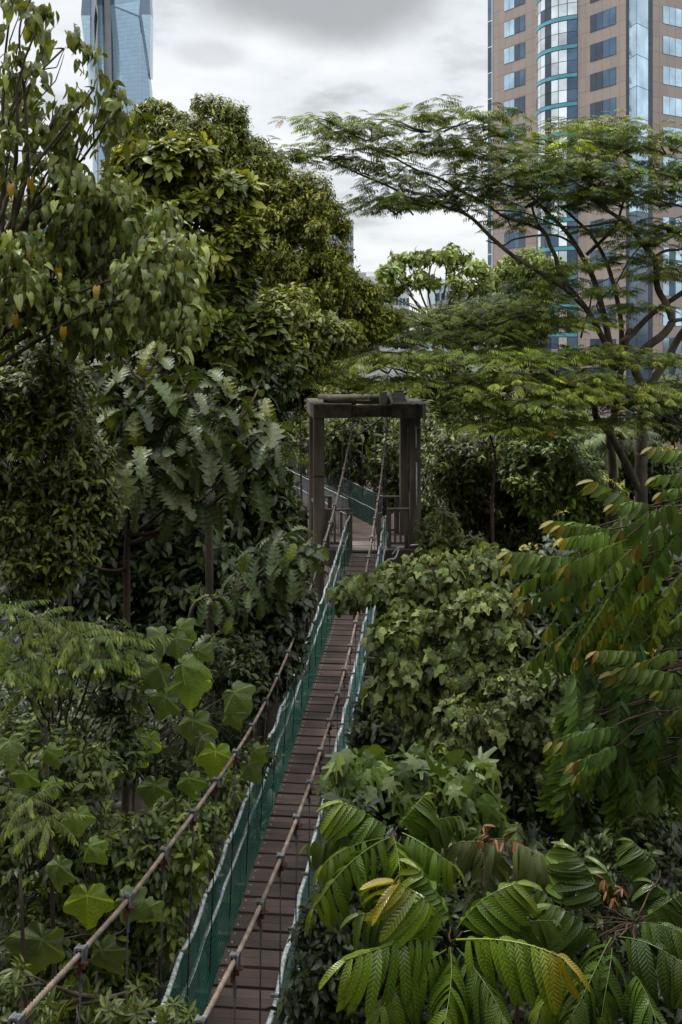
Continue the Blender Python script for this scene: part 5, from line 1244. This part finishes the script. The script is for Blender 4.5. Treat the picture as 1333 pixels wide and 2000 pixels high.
# hanging branches with reddish tips
def hanging_tree():
    rng = R_(81); t = thing('drooping_branch_tree', 'tree at right with long drooping sprays of paired leaves ending in rusty tips', 'tree', (4.6, 8.6, 0))
    a = Acc(); tr = spline([(4.6, 8.6, 0), (4.5, 8.6, 5), (4.25, 8.5, 9.5), (4.0, 8.4, 12.4)], 8); a.tube(wob(tr, rng, .05), np.linspace(.11, .035, len(tr)), 9)
    lf = strip_leaf(lambda t: .165*((t+.03)**.45)*(max(1-t, 0)**.5)*1.85+.004, 4, .34, .25)
    V = [frond(lf, 9+i % 3, 1.0, .285, .05, .16+.06*(i % 3), 62, 1.25, 1.0, i, 1, .8, .006) for i in range(6)]
    V2 = [frond(lf, 10+i % 3, 1.0, .27, .08, .2+.1*(i % 3), 46, .12, 1.0, i+20, 1, .8, .006) for i in range(6)]
    f = Fol()
    #  tip x, tip y, base x, base y, distance
    top = [(1283, 858, 1345, 885), (1290, 912, 1350, 930), (1295, 940, 1350, 952), (1168, 925, 1250, 985), (1205, 962, 1262, 985), (1096, 988, 1180, 1035), (1097, 1015, 1170, 1030), (1100, 1040, 1175, 1040), (1000, 1062, 1080, 1085), (1000, 1090, 1095, 1090), (1013, 1130, 1095, 1105), (1020, 1165, 1115, 1120), (1102, 1092, 1195, 1060), (1122, 1096, 1215, 1075), (1206, 1025, 1300, 985), (1235, 1042, 1333, 1005), (1052, 1212, 1140, 1140), (1140, 1160, 1210, 1090), (1243, 1110, 1330, 1040), (1176, 1195, 1240, 1110), (1128, 1250, 1180, 1180), (1290, 1170, 1335, 1110), (1300, 1210, 1345, 1190), (1170, 1245, 1225, 1170), (1200, 1255, 1260, 1170), (1110, 1280, 1165, 1210), (1260, 1250, 1310, 1160), (1230, 1180, 1290, 1090)]
    mid = [(1203, 1300, 1285, 1330), (1225, 1290, 1300, 1310), (1290, 1340, 1345, 1345), (1310, 1385, 1350, 1370), (1250, 1285, 1310, 1270), (1080, 1440, 1160, 1430), (1100, 1440, 1180, 1425), (1120, 1480, 1190, 1460), (1125, 1510, 1180, 1480), (1170, 1260, 1230, 1270)]
    low = []
    for i in range(50):
        bx = rng.uniform(1115, 1350); by = rng.uniform(1250, 1560); low.append((bx+rng.uniform(-45, 25), by+rng.uniform(90, 150), bx, by))
    back = []
    for i in range(22):
        bx = rng.uniform(1110, 1360); by = rng.uniform(1010, 1260)
        if by < 1010+(1230-bx)*.5: continue
        back.append((bx-rng.uniform(50, 110), by+rng.uniform(40, 110), bx, by))
    for lst, kind in ((top, 0), (mid, 1), (low, 2), (back, 1.5)):
        for (tx, ty, bx, by) in lst:
            Y = (7.6 if kind == 0 else 7.3 if kind == 1 else 8.1 if kind == 2 else 8.3)+rng.uniform(-.35, .35)
            A, B = P(bx, by, Y+.07), P(tx, ty, Y-.07); A = A+(A-B)*.30; L = np.linalg.norm(B-A)
            dd = nrm(B-A); up = np.array([0, -.45, 1.0]) if kind < 2 else np.array([rng.uniform(-.6, .6), -1.0, .35])
            c1 = cols(rng, 1, (.054, .096, .030), (.098, .158, .040), 1.3, .18) if kind < 1.2 else cols(rng, 1, (.036, .068, .026), (.064, .110, .036), 1.3, .15)  # low and back sprays: shade put into darker leaf colours
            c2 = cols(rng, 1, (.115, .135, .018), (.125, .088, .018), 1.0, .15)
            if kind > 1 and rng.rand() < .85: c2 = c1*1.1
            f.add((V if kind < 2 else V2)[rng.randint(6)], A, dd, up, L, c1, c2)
            i = int(np.argmin(np.abs(tr[:, 2]-(A[2]+.2)))); e = tr[min(i, len(tr)-2)]
            if rng.rand() < .45: limb(a, A+(e-A)*min(1, 1.1/np.linalg.norm(e-A)), A, .010, .006, rng, .2, 6, 4)
    # cream flower heads near the tips
    for (px, py) in ((1190, 935), (1210, 945), (1100, 1000), (1020, 1072), (1035, 1068), (1278, 1275), (1305, 875)):
        k = 16; c = P(px, py, 7.3); q = c+rng.normal(0, 1, (k, 3))*[.03, .015, .008]; f.add(L_SMALL, q, rng.normal(0, 1, (k, 3)), rng.normal(0, 1, (k, 3)), .03, np.tile((.36, .33, .16), (k, 1)))
    a.build('trunk', MT['bark_red'], t); f.build('crown', MT['leaf_sheen'], t)
hanging_tree()

# ------------------------------------------------------------------ large ribbed fronds, bottom right
def ribbed():
    rng = R_(91)
    lf = strip_leaf(lambda t: .096*((t+.04)**.42)*(max(1-t, 0)**.36)*1.72+.004, 10, .30, .42, .008)
    def plant(label, foot, fr, seed, hub=None):
        b = P(*foot); t = thing('ribbed_frond_shrub', label, 'shrub', (b[0], b[1], 0), 'shrubs with large ribbed fronds')
        a = Acc(); f = Fol(); hb = P(*hub) if hub else P(foot[0], foot[1], foot[2])
        a.tube(spline([(b[0]+.15, b[1]+.2, 0), (b[0]+.08, b[1]+.1, b[2]*.6), hb-np.array([0, 0, .02])], 8), np.linspace(.03, .012, 17), 7)
        for (bx, by, tx, ty, Yb, Yt, ll, g, droop, npair) in fr:
            A, B = P(bx, by, Yb), P(tx, ty, Yt); L = np.linalg.norm(B-A)
            V = frond(lf, npair+2, 1.0, ll*min(Yb, Yt)/F/L, .18+droop*.6, droop*1.15, 72, .95, 1.0, rng.randint(1000), 4, .60, .010)
            green = np.array([(.034, .062, .016), (.055, .100, .013), (.080, .135, .014), (.050, .066, .032)][g]); 
            young = np.array([(.05, .08, .02), (.09, .13, .015), (.17, .145, .013), (.06, .07, .04)][g])
            j = math.exp(rng.normal(0, .12))
            f.add(V, A, B-A, np.array([0, -.35, 1.0]), L, green*j, young*j)
            if np.linalg.norm(A-hb) > .12: limb(a, hb+(A-hb)*.1, A, .005, .004, rng, .1, 6, 5)
        a.build('stem', MT['bark_red'], t); f.build('foliage', MT['leaf_ribbed'], t)
    plant('shrub with very large glossy ribbed fronds in the bottom right foreground, one of them yellowing', (880, 1845, 5.2), [
        (870, 1815, 755, 1715, 5.15, 4.95, 112, 2, .25, 9), (895, 1830, 1112, 1895, 5.1, 4.75, 120, 2, .22, 10), (868, 1838, 655, 1880, 5.15, 4.8, 118, 1, .25, 9), (878, 1850, 865, 2030, 5.1, 4.6, 108, 1, .30, 10),
        (892, 1815, 1020, 1722, 5.3, 5.3, 100, 1, .30, 8), (900, 1850, 980, 2000, 5.15, 4.7, 110, 0, .3, 9), (865, 1850, 740, 1990, 5.2, 4.8, 108, 1, .35, 9), (880, 1810, 810, 1690, 5.4, 5.5, 80, 1, .2, 8), (870, 1825, 690, 1780, 5.3, 5.3, 90, 0, .3, 8), (905, 1820, 1090, 1800, 5.4, 5.4, 80, 0, .3, 8)], 1)
    plant('upper clump of bright green ribbed fronds beside the right net of the walkway', (772, 1622, 5.9), [
        (770, 1628, 778, 1745, 5.85, 5.5, 78, 2, .22, 10), (762, 1618, 655, 1570, 5.85, 5.8, 88, 1, .28, 9), (778, 1612, 835, 1553, 5.9, 6.0, 70, 1, .25, 9), (785, 1628, 900, 1700, 5.9, 5.7, 72, 1, .28, 9), (760, 1632, 625, 1700, 5.8, 5.6, 82, 1, .3, 9), (765, 1640, 600, 1780, 5.7, 5.4, 98, 1, .3, 9), (755, 1625, 590, 1660, 5.95, 5.9, 70, 0, .3, 8), (790, 1618, 900, 1600, 6.1, 6.2, 66, 0, .25, 8), (775, 1650, 700, 1800, 5.9, 5.7, 84, 0, .3, 9)], 2)
    plant('dark glossy ribbed fronds in the lower right corner', (1240, 1800, 5.9), [
        (1095, 1775, 1100, 1665, 6.0, 6.1, 78, 1, .25, 9), (1180, 1770, 1115, 1660, 6.0, 6.0, 80, 0, .28, 9), (1200, 1835, 1100, 2000, 5.6, 5.2, 112, 0, .3, 9), (1170, 1830, 1070, 1770, 5.8, 5.7, 84, 0, .3, 9), (1210, 1830, 1350, 1900, 5.6, 5.3, 108, 0, .28, 9), (1230, 1900, 1300, 2030, 5.5, 5.1, 92, 0, .3, 9), (1260, 1790, 1350, 1740, 6.0, 6.0, 86, 0, .28, 9), (1250, 1800, 1340, 1830, 5.8, 5.6, 100, 0, .3, 9), (1190, 1850, 1180, 2010, 5.5, 5.2, 100, 0, .3, 9), (1210, 1780, 1180, 1690, 6.2, 6.2, 70, 0, .3, 8), (1120, 1820, 1000, 1890, 5.9, 5.6, 96, 0, .3, 9), (1290, 1700, 1230, 1640, 6.4, 6.5, 66, 0, .3, 9), (1130, 1850, 1040, 1980, 5.8, 5.4, 100, 1, .3, 9), (1330, 1780, 1270, 1720, 6.2, 6.3, 74, 0, .25, 9)], 3)
    plant('dull grey green ribbed fronds with rusty young shoots in the middle of the lower right', (1005, 1690, 6.6), [
        (990, 1650, 880, 1655, 6.6, 6.5, 70, 3, .25, 9), (1000, 1650, 1080, 1690, 6.6, 6.4, 80, 3, .25, 9), (985, 1660, 905, 1780, 6.7, 6.5, 70, 3, .2, 9), (1010, 1640, 1010, 1610, 6.7, 6.8, 60, 3, .2, 7), (1010, 1680, 1080, 1780, 6.6, 6.3, 74, 0, .25, 9), (960, 1660, 930, 1620, 6.9, 7.0, 60, 0, .25, 8)], 4)
    # rusty young shoots
    for lab, spots in (('rusty red young shoot rising in the middle of the lower right fronds', ((946, 1612), (950, 1630), (968, 1640), (985, 1645), (1003, 1642), (940, 1640))), ('small rusty brown young leaves between the ribbed fronds near the right edge', ((1185, 1740), (1198, 1755), (1215, 1735), (1180, 1718)))):
        b = P(*spots[0], 6.2); t = thing('young_shoot', lab, 'shoot', (b[0], b[1], 0), 'rusty young shoots'); a = Acc(); f = Fol()
        a.tube(spline([(b[0], b[1]+.1, 0), (b[0]+.05, b[1]+.05, b[2]*.6), b], 6), .007, 5)
        for s in spots:
            c = P(*s, 6.1); limb(a, b-np.array([0, 0, .1]), c, .005, .003, rng, .1, 5, 4); n = 5
            f.add(lf, np.repeat(c[None], n, 0), rng.normal(0, .5, (n, 3))+[0, -.3, -.6], np.array([0, -.6, 1.0])+rng.normal(0, .3, (n, 3)), rng.uniform(.045, .085, n), cols(rng, n, (.085, .026, .014), (.19, .085, .045), 1.0))
        a.build('stem', MT['bark_red'], t); f.build('foliage', MT['leaf_gloss'], t)
ribbed()
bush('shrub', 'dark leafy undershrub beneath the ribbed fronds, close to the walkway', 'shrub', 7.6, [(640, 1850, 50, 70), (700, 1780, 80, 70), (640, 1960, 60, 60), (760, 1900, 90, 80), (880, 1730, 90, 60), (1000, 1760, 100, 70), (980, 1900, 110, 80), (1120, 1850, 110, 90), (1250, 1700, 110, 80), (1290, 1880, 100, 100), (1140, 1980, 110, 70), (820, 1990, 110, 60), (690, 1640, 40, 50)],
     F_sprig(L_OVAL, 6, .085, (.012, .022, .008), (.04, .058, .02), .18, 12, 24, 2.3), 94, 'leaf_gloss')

# ------------------------------------------------------------------ left foreground
def pinnate_left():
    rng = R_(95); lf = strip_leaf(lambda t: .15*((t+.03)**.4)*(max(1-t, 0)**.5)*1.8+.004, 3, .25, .3)
    V = [frond(lf, 12, 1.0, .21, .12, .45, 66, .9, 1.0, i, 3, .7, .007) for i in range(5)]
    def plant(label, hubs, seed, s, a_, b_, Y, foot):
        rng = R_(seed); s = s*.68; b = P(*foot, Y); t = thing('feather_leaved_shrub', label, 'shrub', (b[0], Y, 0), 'feather leaved shrubs'); a = Acc(); f = Fol()
        a.tube(spline([(b[0], Y+.2, 0), (b[0]+.05, Y+.1, b[2]*.7), b], 6), np.linspace(.03, .012, 13), 6)
        for (px, py) in hubs:
            c = P(px, py, Y+rng.uniform(-.3, .3)); limb(a, b*.65+c*.35+np.array([0, .25, -.25]), c, .008, .005, rng, .2, 7, 5); n = 9
            ph = np.arange(n)*2.399+rng.rand()*6; d = np.stack([np.cos(ph), np.sin(ph)*.9-.15, rng.uniform(-.1, .6, n)], 1); keep = d[:, 1] < .5
            f.add(V[rng.randint(5)], np.repeat(c[None], keep.sum(), 0), d[keep], np.array([0, -.2, 1.0])+0*d[keep], s*rng.uniform(.8, 1.15, keep.sum()), cols(rng, keep.sum(), a_, b_, 1.2, .14), np.array((.15, .19, .05)))
        a.build('stem', MT['bark'], t); f.build('foliage', MT['leaf_gloss'], t)
    plant('light green shrub of feather leaves at the left edge beside the slender trunk', [(20, 1190), (70, 1210), (30, 1260), (110, 1230), (160, 1240), (210, 1245), (150, 1290), (190, 1290), (80, 1290), (20, 1310), (60, 1340), (240, 1275), (110, 1320)], 96, .50, (.044, .072, .020), (.115, .16, .045), 7.8, (90, 1420))
    plant('dim feather leaved shrub low at the left edge, above the broad dark leaf', [(20, 1540), (60, 1560), (30, 1600), (90, 1600)], 97, .42, (.045, .065, .028), (.09, .12, .05), 7.2, (40, 1700))
pinnate_left()
def broad_left():
    def plant(label, foot, leaves, seed, Y):
        rng = R_(seed); b = P(foot[0], foot[1], Y); t = thing('broad_leaved_shrub', label, 'shrub', (b[0], Y, 0), 'shrubs with very broad leaves'); a = Acc(); f = Fol()
        a.tube(spline([(b[0], Y+.15, 0), (b[0]+.03, Y+.1, b[2]*.7), b], 6), np.linspace(.03, .012, 13), 6)
        for (px, py, s, hue, tx, tz) in leaves:      # centre, size in px, hue, lean
            c = P(px, py, Y-.1+rng.uniform(-.15, .2)+(.9 if px > 430 and Y > 10 else 0)); sz = s*Y/F*.62
            d = nrm(np.array([tx, -.35, tz])); up = nrm(np.array([rng.uniform(-.5, .5), -1.0, rng.uniform(.3, .75)]))
            p0 = c-d*sz*.22
            col = np.array([(.075, .112, .048), (.092, .145, .044), (.13, .19, .026), (.052, .074, .034)][hue])*math.exp(rng.normal(0, .08))
            f.add(L_BROAD if rng.rand() < .6 else L_BROAD2, p0, d, up, sz, col[None])
            limb(a, b+(p0-b)*.15+np.array([0, .35, 0]), p0+np.array([0, .012, 0]), .006, .004, rng, .15, 7, 5)
        a.build('stem', MT['bark'], t); f.build('foliage', MT['leaf_big'], t)
    plant('shrub with huge round lobed pale green leaves left of the walkway, midway up', (380, 1420), [(300, 1310, 92, 0, -.6, -.5), (375, 1335, 96, 1, .2, -.9), (365, 1300, 70, 1, .8, -.1), (465, 1360, 84, 0, .75, -.7), (320, 1370, 72, 1, -.4, -.8), (375, 1420, 96, 0, -.1, -1), (265, 1365, 70, 3, -.7, -.5), (455, 1400, 60, 0, .3, -.9), (420, 1480, 84, 2, -.1, -1), (345, 1255, 62, 0, .2, -.8), (310, 1245, 66, 0, -.6, -.2), (355, 1230, 60, 1, .6, -.3), (395, 1275, 50, 0, .8, -.5), (400, 1445, 60, 3, .8, -.5), (450, 1555, 70, 0, .1, -1), (490, 1500, 66, 0, .6, -.8), (500, 1470, 50, 1, .5, -.6), (285, 1450, 76, 1, -.3, -.9), (370, 1530, 66, 1, .1, -1), (300, 1545, 80, 0, -.2, -1), (270, 1480, 56, 2, -.5, -.8), (260, 1330, 60, 3, -.9, -.3)], 98, 11.4)
    plant('shrub with one bright yellow green leaf among dull broad leaves, bottom left behind the rope', (190, 1900), [(170, 1765, 104, 2, .05, -1), (75, 1855, 128, 3, -.35, -.85), (200, 1870, 96, 3, .3, -1), (250, 1765, 80, 0, .8, -.4), (110, 1700, 76, 0, -.3, -.8), (150, 1600, 70, 1, .1, -.9), (180, 1660, 60, 1, .5, -.6), (50, 1520, 62, 1, -.3, -.9), (100, 1535, 50, 1, .5, -.7), (20, 1455, 60, 0, .2, -.3), (95, 1470, 50, 1, .2, -.5), (290, 1780, 60, 0, .6, -.7)], 99, 7.6)
broad_left()
bush('shrub', 'wide dense wall of small glossy leaves filling the lower left below the ropes', 'shrub', 9.7, [(60, 1480, 100, 60), (150, 1530, 80, 50), (280, 1640, 80, 50), (120, 1620, 100, 70), (230, 1690, 100, 70), (60, 1720, 90, 70), (330, 1680, 60, 60, 10.4), (370, 1620, 60, 50, 11), (150, 1800, 110, 70), (250, 1820, 80, 70), (300, 1770, 60, 60, 10.2), (60, 1900, 100, 80), (190, 1930, 80, 70), (240, 1940, 50, 60), (420, 1550, 40, 50, 12), (20, 1600, 70, 60)],
     F_sprig(L_OVAL, 6, .098, (.026, .044, .013), (.115, .15, .040), .20, 12, 19, 1.9), 111, 'leaf_gloss')
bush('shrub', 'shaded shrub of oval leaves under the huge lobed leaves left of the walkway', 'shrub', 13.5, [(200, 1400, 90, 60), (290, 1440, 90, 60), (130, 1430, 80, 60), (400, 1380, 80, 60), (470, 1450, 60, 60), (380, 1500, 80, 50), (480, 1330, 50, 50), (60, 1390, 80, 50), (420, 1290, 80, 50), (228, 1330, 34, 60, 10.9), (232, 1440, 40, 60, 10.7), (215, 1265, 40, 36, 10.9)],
     F_sprig(L_OVAL, 6, .10, (.014, .026, .008), (.055, .08, .020), .2, 10, 18, 2.2), 112, 'leaf_gloss')  # shade under the lobed leaves is put into these dark greens
bush('shrub', 'shrub with light green pointed leaves beside the lower left rope', 'shrub', 9.6, [(350, 1730, 26, 30), (385, 1660, 20, 24), (330, 1690, 30, 30), (320, 1790, 30, 30)],
     F_hang(L_DROP, 4, .10, (.06, .09, .025), (.14, .18, .05), .16, 7, 6), 113, 'leaf_gloss')
bush('shrub', 'low plant with yellow green starry leaf whorls at the bottom left', 'shrub', 6.6, [(150, 1965, 50, 26), (230, 1955, 50, 28), (300, 1960, 50, 30), (20, 1930, 40, 36), (350, 1985, 40, 24), (80, 1985, 40, 22)],
     F_ros(L_LANCE, 8, .095, (.035, .055, .014), (.08, .105, .025), 5, 4, (55, 95), 1.5, .1), 114, 'leaf_gloss', rd=.25)
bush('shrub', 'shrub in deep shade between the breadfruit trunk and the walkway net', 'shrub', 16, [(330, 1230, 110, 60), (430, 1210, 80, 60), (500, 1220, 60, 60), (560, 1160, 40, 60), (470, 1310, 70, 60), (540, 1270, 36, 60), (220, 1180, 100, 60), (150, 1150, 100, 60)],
     F_sprig(L_OVAL, 6, .17, (.010, .020, .008), (.036, .055, .018), .3, 13, 24, 2.3), 115, 'leaf_gloss')  # the deep shade is carried by very dark leaf colours
bush('shrub', 'thin leaved fern like shrub drooping beside the left net of the walkway', 'shrub', 19, [(510, 1210, 30, 50), (525, 1290, 26, 36), (460, 1235, 40, 40)], F_hang(L_LANCE, 6, .16, (.03, .045, .014), (.09, .10, .03), .3, 7, 8), 116, 'leaf')

# ground cover: one dense mass on the valley floor
def cover():
    rng = R_(120); f = Fol(); n = 4200
    x = rng.uniform(-13, 14, n); y = rng.uniform(7, 40, n)
    keep = np.ones(n, bool)
    bx = np.abs(x-(-1.885+SL*y)); zt = np.where(bx < 1.8, 3.2, 5.5); z = rng.rand(n)**.8*zt+.2
    p = np.stack([x, y, z], 1); d = nrm(rng.normal(0, .5, (n, 3))+[0, -.3, .9])
    rosette(f, L_OVAL, rng, p, d, 14, .34, (.010, .020, .007), (.04, .06, .018), (35, 110), .25, .25, 2.2)
    o = f.build('undergrowth', MT['leaf'], None); o['kind'] = 'stuff'
    o['label'] = 'dark green undergrowth covering the valley floor below the walkway'; o['category'] = 'undergrowth'
cover()

# unseen wood behind and beside the viewer, added to block sky light
def wood():
    rng = R_(130); f = Fol(); n = 5200
    side_ = rng.rand(n); x = np.empty(n); y = np.empty(n)
    bk = side_ < .5; x[bk] = rng.uniform(-24, 24, bk.sum()); y[bk] = rng.uniform(-14, -5, bk.sum())
    lf_ = (side_ >= .5) & (side_ < .75); x[lf_] = rng.uniform(-22, -9, lf_.sum()); y[lf_] = rng.uniform(-6, 8, lf_.sum())
    rt = side_ >= .75; x[rt] = rng.uniform(9, 22, rt.sum()); y[rt] = rng.uniform(-6, 8, rt.sum())
    z = rng.uniform(.5, 19, n)
    p = np.stack([x, y, z], 1); d = nrm(rng.normal(0, .6, (n, 3))+[0, 0, .7])
    rosette(f, L_OVAL, rng, p, d, 10, .75, (.016, .029, .009), (.06, .085, .022), (35, 110), .25, .25, 2.0)
    o = f.build('sky_blocking_wood', MT['leaf'], None); o['kind'] = 'stuff'
    o['label'] = 'dense unseen wood added around and behind the viewpoint to block sky light'; o['category'] = 'wood'
wood()

def stem(label, pts, Y, r, seed):
    rng = R_(seed); p = [P(x, y, Y) for x, y in pts]; t = thing('bare_stem', label, 'stem', (p[0][0], Y, 0)); a = Acc()
    q = spline([np.array([p[0][0]+.1, Y+.05, 0])]+p, 8); a.tube(wob(q, rng, .05), np.linspace(r*1.5, r*.6, len(q)), 6); a.build('stalk', MT['bark_red'], t)
    f = Fol(); n = 14; c = np.repeat(p[-1][None], n, 0)+rng.normal(0, .09, (n, 3)); f.add(L_OVAL, c, rng.normal(0, 1, (n, 3))+[0, -.3, .2], np.array([0, 0, 1.0])+rng.normal(0, .3, (n, 3)), .12, cols(rng, n, (.04, .06, .02), (.1, .13, .04)))
    f.build('foliage', MT['leaf'], t)
stem('slim dark stem standing in the trees right of the gate tower', [(965, 1060), (958, 980), (968, 890), (958, 850)], 26.0, .04, 142)
